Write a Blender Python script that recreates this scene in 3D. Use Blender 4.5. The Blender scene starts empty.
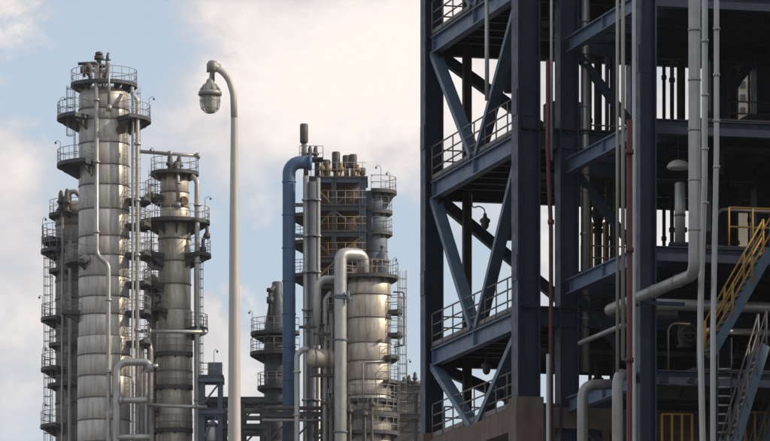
import bpy, bmesh, math, random
from mathutils import Vector, Matrix
random.seed(7)
R = math.radians
scene = bpy.context.scene

# ------------------------------------------------------------------ camera
EYE = 1.6          # eye height, metres
FPX = 5000.0       # focal length in photograph pixels (770 wide)
HOR = 950.0        # photograph row of the horizon (below the frame)
cam_d = bpy.data.cameras.new('camera')
cam = bpy.data.objects.new('camera', cam_d)
scene.collection.objects.link(cam)
cam.location = (0, 0, EYE)
cam.rotation_euler = (R(90), 0, 0)
cam_d.sensor_width = 36
cam_d.lens = FPX / 770 * 36
cam_d.shift_y = (HOR - 220.5) / 770
cam_d.clip_start = 1.0
cam_d.clip_end = 9000
scene.camera = cam

# ------------------------------------------------------------------ world sky
SUN_AZ, SUN_EL = 97.0, 30.0      # azimuth clockwise from the view direction
def sky_dir(px, py):
    return Vector(((px - 385) / FPX, 1, (HOR - py) / FPX)).normalized()
def make_world():
    w = bpy.data.worlds.new('World'); scene.world = w; w.use_nodes = True
    nt = w.node_tree; N = nt.nodes; L = nt.links
    for n in list(N): N.remove(n)
    out = N.new('ShaderNodeOutputWorld'); bg = N.new('ShaderNodeBackground')
    bg.inputs['Strength'].default_value = 0.1
    L.new(bg.outputs[0], out.inputs[0])
    sky = N.new('ShaderNodeTexSky'); sky.sky_type = 'NISHITA'; sky.sun_disc = False
    sky.sun_elevation = R(SUN_EL); sky.sun_rotation = R(SUN_AZ)
    sky.air_density = 1.0; sky.dust_density = 1.2; sky.ozone_density = 1.2
    tc = N.new('ShaderNodeTexCoord'); D = tc.outputs['Generated']
    def math_(op, a, b=None, c=None, clamp=False):
        n = N.new('ShaderNodeMath'); n.operation = op; n.use_clamp = clamp
        for i, v in enumerate((a, b, c)):
            if v is None: continue
            if isinstance(v, (int, float)): n.inputs[i].default_value = v
            else: L.new(v, n.inputs[i])
        return n.outputs[0]
    def noise(scale, detail, rough, dist=0.0, off=(0, 0, 0), sc=(1, 1, 1)):
        m = N.new('ShaderNodeMapping'); m.inputs['Location'].default_value = off; m.inputs['Scale'].default_value = sc
        L.new(D, m.inputs[0])
        n = N.new('ShaderNodeTexNoise'); n.inputs['Scale'].default_value = scale
        n.inputs['Detail'].default_value = detail; n.inputs['Roughness'].default_value = rough
        n.inputs['Distortion'].default_value = dist
        L.new(m.outputs[0], n.inputs['Vector'])
        return n.outputs['Fac']
    n1 = noise(23, 9, 0.58, 0.35, (0.31, 0.1, 0.2), (1, 1, 1.25))
    n2 = noise(68, 8, 0.62, 0.5, (2.1, 0.7, 1.3), (1, 1, 1.2))
    field = math_('ADD', math_('MULTIPLY', n1, 0.75), math_('MULTIPLY', n2, 0.45))   # about 0.6
    warp = math_('MULTIPLY', math_('SUBTRACT', n2, 0.5), 0.035)
    def blob(px, py, rad, wgt):
        d = N.new('ShaderNodeVectorMath'); d.operation = 'DISTANCE'
        L.new(D, d.inputs[0]); d.inputs[1].default_value = sky_dir(px, py)
        dist = math_('ADD', d.outputs['Value'], warp)
        mr = N.new('ShaderNodeMapRange'); mr.interpolation_type = 'SMOOTHERSTEP'
        L.new(dist, mr.inputs['Value'])
        mr.inputs['From Min'].default_value = 0; mr.inputs['From Max'].default_value = rad / FPX
        mr.inputs['To Min'].default_value = wgt; mr.inputs['To Max'].default_value = 0
        return mr.outputs[0]
    for b in ((300, 30, 260, .34), (200, 70, 150, .16), (390, 120, 170, .22), (20, 330, 200, .26), (15, 170, 80, .22), (235, 300, 90, .24), (450, 300, 200, -.10), (620, 200, 260, .2),
              (135, 30, 130, -.42), (60, 75, 80, -.25), (15, 98, 60, -.3), (60, 190, 90, -.25), (20, 15, 60, .12), (175, 190, 80, -.15),
              (330, 270, 170, -.42), (225, 255, 70, -.3), (410, 330, 150, -.4), (240, 400, 70, .14)):
        field = math_('ADD', field, blob(*b))
    mask = N.new('ShaderNodeMapRange'); mask.interpolation_type = 'SMOOTHSTEP'
    L.new(field, mask.inputs['Value'])
    mask.inputs['From Min'].default_value = 0.40; mask.inputs['From Max'].default_value = 0.86
    # cloud tone: lilac grey to warm white
    n3 = noise(31, 7, 0.55, 0.3, (4.4, 1.9, 0.6), (1, 1, 1.3))
    tone = math_('ADD', math_('ADD', math_('MULTIPLY', n3, 0.9), math_('MULTIPLY', n2, 0.35)), math_('MULTIPLY', field, 0.5))
    tr = N.new('ShaderNodeMapRange'); tr.interpolation_type = 'SMOOTHSTEP'
    L.new(tone, tr.inputs['Value']); tr.inputs['From Min'].default_value = 0.84; tr.inputs['From Max'].default_value = 1.28
    cm = N.new('ShaderNodeMix'); cm.data_type = 'RGBA'
    L.new(tr.outputs[0], cm.inputs['Factor'])
    cm.inputs[6].default_value = (6.5, 6.2, 6.35, 1)
    cm.inputs[7].default_value = (9.6, 8.9, 8.35, 1)
    hz = N.new('ShaderNodeMix'); hz.data_type = 'RGBA'; hz.inputs['Factor'].default_value = 0.62
    L.new(sky.outputs[0], hz.inputs[6]); hz.inputs[7].default_value = (6.0, 7.0, 8.2, 1)   # thin high veil
    mx = N.new('ShaderNodeMix'); mx.data_type = 'RGBA'
    L.new(mask.outputs[0], mx.inputs['Factor']); L.new(hz.outputs[2], mx.inputs[6]); L.new(cm.outputs[2], mx.inputs[7])
    L.new(mx.outputs[2], bg.inputs['Color'])
make_world()

# ------------------------------------------------------------------ sun
sd = bpy.data.lights.new('sun', 'SUN'); sd.energy = 3.6; sd.angle = R(0.6); sd.color = (1.0, 0.86, 0.68)
sun = bpy.data.objects.new('sun', sd); scene.collection.objects.link(sun)
sv = Vector((math.sin(R(SUN_AZ)) * math.cos(R(SUN_EL)), math.cos(R(SUN_AZ)) * math.cos(R(SUN_EL)), math.sin(R(SUN_EL))))
sun.rotation_euler = sv.to_track_quat('Z', 'Y').to_euler()
sun.location = (0, 0, 200)

vs = scene.view_settings
vs.view_transform = 'Standard'; vs.look = 'None'; vs.exposure = 0.1; vs.gamma = 1; vs.use_curve_mapping = False
scene.render.engine = 'CYCLES'
scene.cycles.max_bounces = 6
scene.cycles.diffuse_bounces = 3

# ------------------------------------------------------------------ helpers
COL = scene.collection
UP = Vector((0, 0, 1))
def V(*a): return Vector(a)
OFF = 0.0          # distance of the local survey datum currently in use
def fx(px, d): return (px - 385) / FPX * (d + OFF)
def fz(py, d): return EYE + (HOR - py) / FPX * (d + OFF)
def W(px, py, d): return Vector((fx(px, d), d, fz(py, d)))   # survey: sighted position at a known distance

def fillet(pts, rad):
    pts = [Vector(p) for p in pts]
    if len(pts) < 3 or not rad: return pts
    out = [pts[0]]
    for i in range(1, len(pts) - 1):
        p, a, b = pts[i], pts[i - 1], pts[i + 1]
        u = (a - p); v = (b - p); lu, lv = u.length, v.length; u.normalize(); v.normalize()
        ang = u.angle(v)
        if ang > 3.1: out.append(p); continue
        t = min(rad / math.tan(ang / 2), lu * .49, lv * .49); r = t * math.tan(ang / 2)
        s, e = p + u * t, p + v * t
        bis = (u + v).normalized(); c = p + bis * (r / math.sin(ang / 2))
        a0 = s - c; a1 = e - c; tot = a0.angle(a1)
        ax = a0.cross(a1).normalized(); n = max(3, int(tot / R(15)))
        for k in range(n + 1): out.append(c + Matrix.Rotation(tot * k / n, 3, ax) @ a0)
    out.append(pts[-1]); return out

class MB:
    def __init__(s): s.v = []; s.f = []; s.sm = []
    def add(s, vs_, fs, smooth=False):
        o = len(s.v); s.v += [Vector(x) for x in vs_]
        for q in fs: s.f.append([o + i for i in q]); s.sm.append(smooth)
        return s
    def prism(s, sec, p0, p1, up=UP):
        p0 = Vector(p0); p1 = Vector(p1); d = (p1 - p0).normalized()
        up = Vector(up); x = d.cross(up)
        if x.length < 1e-4: x = d.cross(Vector((0, 1, 0)))
        x.normalize(); y = x.cross(d).normalized(); n = len(sec)
        vv = [p + x * a + y * b for p in (p0, p1) for a, b in sec]
        ff = [(i, (i + 1) % n, n + (i + 1) % n, n + i) for i in range(n)]
        ff += [tuple(range(n))[::-1], tuple(range(n, 2 * n))]
        return s.add(vv, ff)
    def bar(s, p0, p1, w, h=None, up=UP):
        h = h or w; a, b = w / 2, h / 2
        return s.prism([(-a, -b), (a, -b), (a, b), (-a, b)], p0, p1, up)
    def ibeam(s, p0, p1, depth, width, tf=.035, tw=.025, up=UP):
        a, b = width / 2, depth / 2; t = tw / 2
        sec = [(-a, -b), (a, -b), (a, -b + tf), (t, -b + tf), (t, b - tf), (a, b - tf), (a, b), (-a, b), (-a, b - tf), (-t, b - tf), (-t, -b + tf), (-a, -b + tf)]
        return s.prism(sec, p0, p1, up)
    def box(s, c, sx, sy, sz, ax=Vector((1, 0, 0))):
        ax = Vector(ax).normalized(); c = Vector(c)
        return s.bar(c - ax * sx / 2, c + ax * sx / 2, sy, sz)
    def tube(s, pts, r, seg=10, bend=0, caps=True):
        pts = fillet(pts, bend); n = len(pts); tang = []
        for i in range(n):
            a = pts[max(i - 1, 0)]; b = pts[min(i + 1, n - 1)]
            tang.append((b - a).normalized())
        ref = Vector((0, 0, 1)) if abs(tang[0].z) < .9 else Vector((1, 0, 0))
        x = tang[0].cross(ref).normalized(); vv = []
        for i in range(n):
            x = (x - tang[i] * x.dot(tang[i])).normalized(); y = tang[i].cross(x)
            for k in range(seg):
                t = 2 * math.pi * k / seg
                vv.append(pts[i] + x * (r * math.cos(t)) + y * (r * math.sin(t)))
        ff = []
        for i in range(n - 1):
            for k in range(seg):
                ff.append((i * seg + k, i * seg + (k + 1) % seg, (i + 1) * seg + (k + 1) % seg, (i + 1) * seg + k))
        o = len(s.v); s.add(vv, ff, True)
        if caps:
            s.f.append([o + k for k in range(seg)][::-1]); s.sm.append(False)
            s.f.append([o + (n - 1) * seg + k for k in range(seg)]); s.sm.append(False)
        return s
    def lathe(s, prof, c, seg=32, smooth=True, a0=0, a1=2 * math.pi, axis=None):
        """prof: (radius, height) pairs turned about an axis through c"""
        c = Vector(c); full = abs(a1 - a0 - 2 * math.pi) < 1e-6; m = seg if full else seg + 1
        rot = Matrix.Identity(3) if axis is None else Vector(axis).to_track_quat('Z', 'Y').to_matrix()
        vv = []
        for r, h in prof:
            for k in range(m):
                t = a0 + (a1 - a0) * k / seg
                vv.append(c + rot @ Vector((r * math.cos(t), r * math.sin(t), h)))
        for i in range(len(prof) - 1):
            fs = [(i * m + k, i * m + (k + 1) % m, (i + 1) * m + (k + 1) % m, (i + 1) * m + k) for k in range(m if full else m - 1)]
            if i == 0: o = len(s.v); s.v += vv
            (r0, h0), (r1, h1) = prof[i], prof[i + 1]
            flat = abs(h1 - h0) < abs(r1 - r0) * .2
            for q in fs: s.f.append([o + j for j in q]); s.sm.append(smooth and not flat)
        return s
    def mesh(s, name, origin=Vector((0, 0, 0))):
        me = bpy.data.meshes.new(name)
        me.from_pydata([v - origin for v in s.v], [], s.f)
        me.polygons.foreach_set('use_smooth', s.sm)
        bm = bmesh.new(); bm.from_mesh(me); bmesh.ops.recalc_face_normals(bm, faces=bm.faces); bm.to_mesh(me); bm.free()
        me.update(); return me
    def build(s, name, m, parent=None, origin=None):
        o0 = ORG[parent.name] if parent else (Vector(origin) if origin is not None else Vector((0, 0, 0)))
        me = s.mesh(name, o0); me.materials.append(M[m])
        o = bpy.data.objects.new(name, me); COL.objects.link(o)
        if parent: o.parent = parent
        else: o.location = o0
        ORG[o.name] = o0
        return o
ORG = {}
def thing(name, label, cat, loc=(0, 0, 0), group=None):
    o = bpy.data.objects.new(name, None); COL.objects.link(o); o.location = loc; o.empty_display_size = .5
    ORG[o.name] = Vector(loc); tag(o, label, cat, group); return o
def tag(o, label, cat, group=None):
    o['label'] = label; o['category'] = cat
    if group: o['group'] = group
    return o
def piece(name, me, parent, loc, rot=None):
    """a copy of a shared mesh placed at a world position under a parent whose frame sits at ORG[parent]"""
    o = bpy.data.objects.new(name, me); COL.objects.link(o); o.parent = parent
    o.location = Vector(loc) - ORG[parent.name]
    if rot: o.rotation_euler = rot
    ORG[o.name] = Vector(loc); return o

# ------------------------------------------------------------------ materials
M = {}
def mat(name, col, rough=.6, metal=0.0, var=.25, scale=1.5, dirt=None, dirt_amt=.0, streak=True, bump=.0, rnd=.0, rust=None, rust_amt=0, spec=.5, fine=20):
    m = bpy.data.materials.new(name); m.use_nodes = True; nt = m.node_tree; N = nt.nodes; L = nt.links
    b = N['Principled BSDF']; b.inputs['Roughness'].default_value = rough; b.inputs['Metallic'].default_value = metal
    b.inputs['Specular IOR Level'].default_value = spec
    tc = N.new('ShaderNodeTexCoord')
    def noise(sc, det=6, stretch=(1, 1, 1), off=0, rg=.6):
        mp = N.new('ShaderNodeMapping'); mp.inputs['Scale'].default_value = stretch; mp.inputs['Location'].default_value = (off, off * .7, off * .3)
        L.new(tc.outputs['Object'], mp.inputs[0])
        n = N.new('ShaderNodeTexNoise'); n.inputs['Scale'].default_value = sc; n.inputs['Detail'].default_value = det; n.inputs['Roughness'].default_value = rg
        L.new(mp.outputs[0], n.inputs['Vector']); return n.outputs['Fac']
    def mr(src, a, bb, lo, hi):
        n = N.new('ShaderNodeMapRange'); L.new(src, n.inputs[0]); n.inputs[1].default_value = a; n.inputs[2].default_value = bb
        n.inputs[3].default_value = lo; n.inputs[4].default_value = hi; return n.outputs[0]
    n1 = noise(scale); val = mr(n1, .3, .7, 1 - var, 1 + var)
    if rnd:
        oi = N.new('ShaderNodeObjectInfo'); rr = mr(oi.outputs['Random'], 0, 1, 1 - rnd, 1 + rnd)
        mm = N.new('ShaderNodeMath'); mm.operation = 'MULTIPLY'; L.new(val, mm.inputs[0]); L.new(rr, mm.inputs[1]); val = mm.outputs[0]
    hs = N.new('ShaderNodeHueSaturation'); hs.inputs['Color'].default_value = (*col, 1); L.new(val, hs.inputs['Value'])
    c = hs.outputs[0]
    def over(c, colour, fac):
        mx = N.new('ShaderNodeMix'); mx.data_type = 'RGBA'; L.new(fac, mx.inputs['Factor']); L.new(c, mx.inputs[6]); mx.inputs[7].default_value = (*colour, 1)
        return mx.outputs[2]
    if dirt:
        f = noise(2.6, 8, (1.6, 1.6, .16) if streak else (1, 1, 1), 3.3, .65)
        c = over(c, dirt, mr(f, .45, .72, 0, dirt_amt))
    if rust:
        f2 = noise(1.7, 9, (1, 1, .5), 8.1, .72)
        fr = mr(f2, .56, .66, 0, rust_amt); c = over(c, rust, fr)
    L.new(c, b.inputs['Base Color'])
    rv = mr(noise(3.0, 5, (1, 1, 1), 5.5), .3, .7, max(rough - .1, .05), min(rough + .12, 1)); L.new(rv, b.inputs['Roughness'])
    if bump:
        bp = N.new('ShaderNodeBump'); bp.inputs['Strength'].default_value = bump; bp.inputs['Distance'].default_value = .03
        L.new(noise(fine, 4), bp.inputs['Height']); L.new(bp.outputs[0], b.inputs['Normal'])
    M[name] = m; return m
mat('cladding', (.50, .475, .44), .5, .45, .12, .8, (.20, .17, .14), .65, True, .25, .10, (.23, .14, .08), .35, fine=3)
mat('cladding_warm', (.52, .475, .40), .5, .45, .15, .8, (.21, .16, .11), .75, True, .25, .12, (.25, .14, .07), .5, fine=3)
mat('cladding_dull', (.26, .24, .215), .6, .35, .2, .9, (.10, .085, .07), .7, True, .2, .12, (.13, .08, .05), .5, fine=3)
mat('strap', (.17, .155, .14), .6, .4, .2, 2)
mat('pipe_metal', (.42, .41, .395), .42, .6, .12, 1.2, (.2, .18, .16), .5, True, .1, .08)
mat('pipe_grey', (.31, .30, .29), .42, .5, .12, 1.2, (.18, .165, .15), .55, True, .1, .06)
mat('pipe_light', (.43, .43, .42), .42, .45, .08, 1.2, (.28, .26, .24), .5, True, .05, .05)
mat('platform_steel', (.075, .075, .08), .7, .2, .25, 1.5, rust=(.10, .06, .04), rust_amt=.5, rnd=.15)
mat('rail_steel', (.26, .255, .25), .6, .2, .2, 2)
mat('rail_dark', (.13, .125, .125), .6, .2, .2, 2)
mat('rail_brown', (.17, .15, .14), .65, .1, .25, 2, rust=(.14, .07, .04), rust_amt=.6)
mat('valve_dark', (.085, .075, .07), .6, .3, .3, 2, rust=(.12, .06, .035), rust_amt=.6)
mat('rusty', (.13, .075, .045), .8, .1, .35, .9, (.05, .04, .035), .8, rnd=.15, bump=.3)
mat('ochre', (.30, .19, .07), .75, .0, .3, 1.3, (.1, .07, .045), .8)
mat('blue_duct', (.06, .12, .22), .55, .1, .15, .7, (.05, .075, .11), .6, rnd=.05, rust=(.09, .07, .06), rust_amt=.25)
mat('blue_tank', (.17, .20, .235), .55, .25, .15, .7, (.09, .09, .095), .7, rnd=.08)
mat('slate_tank', (.105, .12, .145), .6, .25, .2, .7, (.06, .055, .05), .7, rnd=.08)
mat('frame_far', (.085, .09, .10), .65, .2, .25, 1, rust=(.11, .065, .04), rust_amt=.5, rnd=.1)
mat('blue_far', (.10, .14, .19), .6, .1, .2, 1, (.06, .06, .065), .5)
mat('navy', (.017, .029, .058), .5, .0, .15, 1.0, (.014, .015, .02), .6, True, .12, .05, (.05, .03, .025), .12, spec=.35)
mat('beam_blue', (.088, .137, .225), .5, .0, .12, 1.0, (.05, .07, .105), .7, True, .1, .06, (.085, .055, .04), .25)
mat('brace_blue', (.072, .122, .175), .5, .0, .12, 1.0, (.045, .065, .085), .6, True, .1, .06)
mat('deck_plate', (.016, .017, .021), .75, .1, .2, 1.0, rust=(.05, .032, .022), rust_amt=.5)
mat('fireproofing', (.15, .115, .095), .92, .0, .2, 2.0, (.08, .06, .05), .7, True, .5)
mat('dark_insulation', (.028, .027, .027), .65, .2, .2, .9, (.025, .023, .022), .6, rnd=.1)
mat('red_pipe', (.085, .014, .014), .5, .0, .2, 1.5, (.06, .018, .014), .6)
mat('cream_pipe', (.34, .32, .28), .5, .1, .12, 1.5, (.18, .16, .13), .6)
mat('teal_pipe', (.05, .085, .11), .55, .0, .2, 1.5)
mat('yellow_paint', (.36, .20, .025), .55, .0, .15, 2, (.14, .085, .025), .6)
mat('brown_post', (.06, .045, .038), .75, .0, .2, 2, (.05, .035, .03), .6)
mat('lamp_pole', (.46, .44, .40), .5, .1, .05, 3, (.32, .30, .27), .25, True, .08)
mat('lamp_casting', (.27, .265, .25), .55, .45, .2, 10, bump=.1)
mat('lamp_bronze', (.06, .055, .05), .55, .3, .2, 8)
mat('beige_wall', (.42, .36, .28), .8, .0, .1, 1, (.25, .2, .15), .5)
mat('window_dark', (.03, .035, .04), .15, .0, .1, 1)
mat('ground', (.10, .095, .085), .95, .0, .25, .08, (.10, .09, .08), .6, False, .3)
mat('concrete_pad', (.12, .115, .11), .9, .0, .15, .6, (.08, .075, .07), .6, False, .3)
mat('dome_white', (.55, .54, .50), .5, .0, .1, 4)
gm = bpy.data.materials.new('lamp_glass'); gm.use_nodes = True; gb = gm.node_tree.nodes['Principled BSDF']
gb.inputs['Base Color'].default_value = (.80, .79, .70, 1); gb.inputs['Roughness'].default_value = .25; gb.inputs['Transmission Weight'].default_value = .75; gb.inputs['IOR'].default_value = 1.15
nz = gm.node_tree.nodes.new('ShaderNodeTexNoise'); nz.inputs['Scale'].default_value = 14
rp = gm.node_tree.nodes.new('ShaderNodeMapRange'); rp.inputs[3].default_value = .15; rp.inputs[4].default_value = .55
gm.node_tree.links.new(nz.outputs[0], rp.inputs[0]); gm.node_tree.links.new(rp.outputs[0], gb.inputs['Roughness'])
M['lamp_glass'] = gm

# ------------------------------------------------------------------ ground
g = MB(); g.add([(-4000, -1000, 0), (4000, -1000, 0), (4000, 7000, 0), (-4000, 7000, 0)], [(0, 1, 2, 3)])
o = g.build('ground', 'ground'); o['kind'] = 'structure'
g = MB(); g.add([(-70, 130, .004), (70, 130, .004), (70, 450, .004), (-70, 450, .004)], [(0, 1, 2, 3)])
o = g.build('plant_pavement', 'concrete_pad'); o['kind'] = 'structure'

# ------------------------------------------------------------------ generic plant builders
def railing(mb, c, z, r, a0, a1, h=1.15, step=.85, rad=.028, rows=(1.0, .52), ends=True):
    n = max(2, int(abs(a1 - a0) * r / step) + 1)
    c = Vector((c[0], c[1], 0))
    def pt(a, zz): return c + Vector((r * math.cos(a), r * math.sin(a), zz))
    for k in range(n + 1):
        a = a0 + (a1 - a0) * k / n
        mb.tube([pt(a, z), pt(a, z + h)], rad * .9, 5)
    for rw in rows:
        m = max(6, n * 2)
        mb.tube([pt(a0 + (a1 - a0) * k / m, z + h * rw) for k in range(m + 1)], rad, 5)

def platform(parent, c, z, rin, rout, a0=0, a1=360, rail=True, brackets=True, mat_='platform_steel', rim=.15, rail_h=1.15):
    """sector walkway round a vessel: plate with a rim, triangular brackets below, guard rail above"""
    a0, a1 = R(a0), R(a1); c = Vector((c[0], c[1], 0)); seg = max(6, int((a1 - a0) / R(9)))
    p = MB(); p.lathe([(rin, z - .05), (rout, z - .05), (rout, z + .06), (rin, z + .06), (rin, z - .05)], c, seg, False, a0, a1)
    p.lathe([(rout - .04, z - rim), (rout + .02, z - rim), (rout + .02, z + .14), (rout - .04, z + .14), (rout - .04, z - rim)], c, seg, False, a0, a1)
    full = abs(a1 - a0 - 2 * math.pi) < 1e-3
    if not full:
        for a in (a0, a1):
            e = Vector((math.cos(a), math.sin(a), 0)); p.bar(c + e * rin + UP * (z - .1), c + e * rout + UP * (z - .1), .06, .34)
    pl = p.build('platform', mat_, parent)
    if rail:
        rb = MB(); railing(rb, c, z + .05, rout - .04, a0, a1, rail_h)
        if not full:
            for a in (a0, a1):
                e = Vector((math.cos(a), math.sin(a), 0))
                for hh in (rail_h, rail_h * .52): rb.tube([c + e * rin + UP * (z + .05 + hh), c + e * rout + UP * (z + .05 + hh)], .028, 5)
        rb.build('railing', 'rail_steel', pl)
    if brackets:
        n = max(2, int((a1 - a0) / R(40)) + 1)
        for k in range(n if full else n):
            a = a0 + (a1 - a0) * ((k + .5) / n if full else (k + .12) / (n - 1 + .24)) if n > 1 else a0
            e = Vector((math.cos(a), math.sin(a), 0)); s_ = Vector((-e.y, e.x, 0)) * .05
            dz = (rout - rin) * .55
            q = [c + e * (rin - .08) + UP * (z - .06), c + e * (rout - .06) + UP * (z - .06), c + e * (rout - .06) + UP * (z - .22), c + e * (rin - .08) + UP * (z - .22 - dz)]
            b = MB(); b.add([x + s_ for x in q] + [x - s_ for x in q], [(0, 1, 2, 3), (7, 6, 5, 4)] + [(i, 4 + i, 4 + (i + 1) % 4, (i + 1) % 4) for i in range(4)])
            b.build('bracket', mat_, pl)
    return pl

def ladder(parent, base, top_z, out, cage=True, name='ladder', m_='rail_steel'):
    """caged vertical ladder; out = horizontal unit vector away from the vessel"""
    base = Vector(base); out = Vector(out).normalized(); t = Vector((-out.y, out.x, 0)); h = top_z - base.z
    b = MB()
    for s in (-1, 1): b.tube([base + t * .23 * s, base + t * .23 * s + UP * h], .03, 5)
    k = .3
    while k < h:
        b.tube([base - t * .23 + UP * k, base + t * .23 + UP * k], .018, 4); k += .33
    if cage:
        k = 2.2
        while k < h:
            b.tube([base + UP * k + t * (.36 * math.cos(a)) + out * (.04 + .62 * math.sin(a)) for a in [math.pi * j / 8 for j in range(9)]], .024, 4); k += .75
        if h > 2.6:
            for a in (R(20), R(60), R(90), R(120), R(160)):
                q = base + t * (.36 * math.cos(a)) + out * (.04 + .62 * math.sin(a)); b.tube([q + UP * 2.2, q + UP * h], .018, 4)
    return b.build(name, m_, parent)

def courses(parent, c, zs, rad, m_, band=.1, strap=True, seg=40):
    """shell of stacked sheet courses with a strap ring at each joint; rad(z) gives the radius"""
    c = Vector((c[0], c[1], 0))
    for z0, z1 in zip(zs[:-1], zs[1:]):
        r = rad((z0 + z1) / 2)
        b = MB(); b.lathe([(0, z0), (r - .03, z0), (r, z0 + .05), (r, z1 - .05), (r - .03, z1 - .002), (0, z1 - .002)], c, seg)
        s = b.build('shell_course', m_, parent)
        if strap:
            b = MB(); b.lathe([(r - .05, z0 - band / 2), (r + .045, z0 - band / 2), (r + .045, z0 + band / 2), (r - .05, z0 + band / 2)], c, seg)
            b.build('strap', 'strap', s)

def flange(mb, p, axis, r, t=.12):
    mb.lathe([(0, -t / 2), (r, -t / 2), (r, t / 2), (0, t / 2)], p, 14, True, axis=axis)

def valve(parent, p, h=.9, r=.13, name='relief_valve', m_='valve_dark'):
    b = MB(); b.lathe([(0, 0), (r * 1.9, 0), (r * 1.9, .08), (r, .1), (r, h * .32), (r * 1.7, h * .36), (r * 1.7, h * .46), (r * 1.15, h * .5), (r * .95, h * .85), (r * .4, h), (0, h)], p, 12)
    return b.build(name, m_, parent)

def nozzle(parent, c, a, z, r_shell, r=.25, length=.35, m_='valve_dark', name='manway'):
    e = Vector((math.cos(R(a)), math.sin(R(a)), 0)); p = Vector((c[0], c[1], z)) + e * (r_shell - .05)
    b = MB(); b.lathe([(r * .85, 0), (r * .85, length - .12), (r * 1.15, length - .12), (r * 1.15, length), (0, length)], p, 16, True, axis=e)
    return b.build(name, m_, parent)

def lamp_stick(parent, p, h=1.9, lean=.5, dirx=1):
    b = MB(); p = Vector(p)
    b.tube([p, p + UP * h, p + UP * (h + .2) + Vector((lean * dirx, 0, 0)), p + UP * (h + .02) + Vector((lean * 1.3 * dirx, 0, 0))], .02, 5, .2)
    b.lathe([(.03, .06), (.085, .02), (.085, -.08), (.03, -.13), (0, -.13)], p + UP * (h - .0) + Vector((lean * 1.3 * dirx, 0, 0)), 8)
    return b.build('platform_lamp', 'rail_dark', parent)

# ================================================================== FAR PLANT, LEFT GROUP
OFF = 120.0                            # far plant is laid out from a datum 120 m out
_before = set(o.name for o in scene.objects)
PPM = FPX / 400.0                      # 12.5 photograph pixels per metre at 400 m
def yz(d, *ys): return [fz(y, d) for y in ys]
FRONT = -90

# ---- tall main column
d = 280.0; cx = fx(104, d); c1 = (cx, d)
t1 = thing('distillation_column', 'tallest silver clad column, leftmost, with round platform and pipework on its head', 'column', (cx, d, 0))
ys = [97, 111, 122, 145, 167, 187, 211, 238, 257, 278, 298, 316, 338, 356, 377, 399, 421, 443, 480, 530, 580, 640, 700, 760, 820, 880, 930]
zs = sorted(fz(y, d) for y in ys)
courses(t1, c1, [0.3] + zs, lambda z: 2.12 if z < fz(334, d) else 2.03, 'cladding')
b = MB(); b.lathe([(2.4, 0), (2.4, .35), (0, .35)], (cx, d, 0)); b.build('base_ring', 'fireproofing', t1)
zt = zs[-1]
b = MB(); b.lathe([(2.03, zt), (1.9, zt + .35), (1.5, zt + .65), (.8, zt + .85), (0, zt + .9)], (cx, d, 0)); b.build('head', 'cladding', t1)
platform(t1, c1, fz(86, d), 1.6, 2.65)
# overhead piping on the head
b = MB(); q = lambda px, py, dd=0: W(px, py, d + dd)
b.tube([q(99, 96), q(99, 66)], .34, 12); flange(b, q(99, 66), UP, .52, .22); flange(b, q(99, 71), UP, .5, .2)
b.tube([q(99, 66), q(99, 52)], .2, 10); flange(b, q(99, 58), UP, .38, .3); flange(b, q(99, 54), UP, .3, .2)
b.build('vent_stack', 'valve_dark', t1)
b = MB(); b.tube([q(78, 64, -.6), q(96, 63, -.6), q(99, 66, -.4)], .13, 8, .3); b.tube([q(84, 64, -.6), q(84, 77, -.6)], .12, 8); flange(b, q(84, 70, -.6), UP, .3, .5); flange(b, q(88, 67, -.6), UP, .26, .6)
b.tube([q(88, 64, -.6), q(91, 84, -.6)], .15, 8); b.tube([q(86, 74, -.6), q(92, 68, -.6)], .2, 8)
b.build('relief_header', 'valve_dark', t1)
b = MB(); b.tube([q(105, 86, -1.2), q(107, 56, -1.2), q(109, 53, -1.2)], .08, 8, .2); b.tube([q(103, 60, -1.2), q(111, 60, -1.2)], .07, 6); b.tube([q(108, 53, -1.2), q(108, 61, -1.2)], .1, 6); b.build('davit', 'rail_dark', t1)
b = MB(); b.tube([q(96.5, 66, -2.4), q(96.5, 255, -2.4), q(108.5, 264, -2.55), q(108.5, 441, -2.55), (fx(108.5, d), d - 2.55, .5)], .19, 10, .9)
for yy in (100, 162, 232, 300, 372): flange(b, q(96.5 if yy < 250 else 108.5, yy, -2.4 if yy < 250 else -2.55), UP, .28, .16)
b.build('overhead_line', 'pipe_metal', t1)
b = MB(); b.tube([q(108.5, 63, -2.5), q(109, 107, -2.5)], .13, 8); flange(b, q(109, 108, -2.5), UP, .24, .5); b.tube([q(108.5, 63, -2.5), q(103, 78, -2.3)], .12, 8); b.build('bypass_line', 'pipe_grey', t1)
nozzle(t1, c1, -50, fz(133, d), 2.05, .33, .4, 'rusty')
nozzle(t1, c1, -125, fz(262, d), 2.05, .3, .55, 'pipe_grey')
# side platforms
for y, a0, a1, rout in ((119, 150, 235, 3.75), (166, 150, 250, 3.75), (121, -55, 30, 3.75), (263, 165, 232, 3.1), (312, 150, 200, 3.4)):
    platform(t1, c1, fz(y, d), 2.0, rout, a0, a1)
for y in (201, 226, 255, 284, 313, 343): platform(t1, c1, fz(y, d), 2.0, 3.75, -28, 28, brackets=False)
lamp_stick(t1, W(60, 119, d - .5), 1.6, .3); lamp_stick(t1, W(60.5, 165, d - .5), 1.8, .3, -1); lamp_stick(t1, W(149, 120, d - .5), 1.7, .3)
ladder(t1, (cx + 2.35, d - 1.0, 1), fz(90, d), (1, -.4, 0))
ladder(t1, (cx - 2.3, d - .8, fz(165, d)), fz(88, d), (-1, -.3, 0))
b = MB(); b.tube([(fx(137.5, d), d - 1.9, .5), q(137.5, 100, -1.9), q(132, 94, -1.9), q(132, 88, -1.5)], .17, 10, .4)
for yy in (144, 200, 255, 330, 400): flange(b, q(137.5, yy, -1.9), UP, .27, .2)
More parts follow.
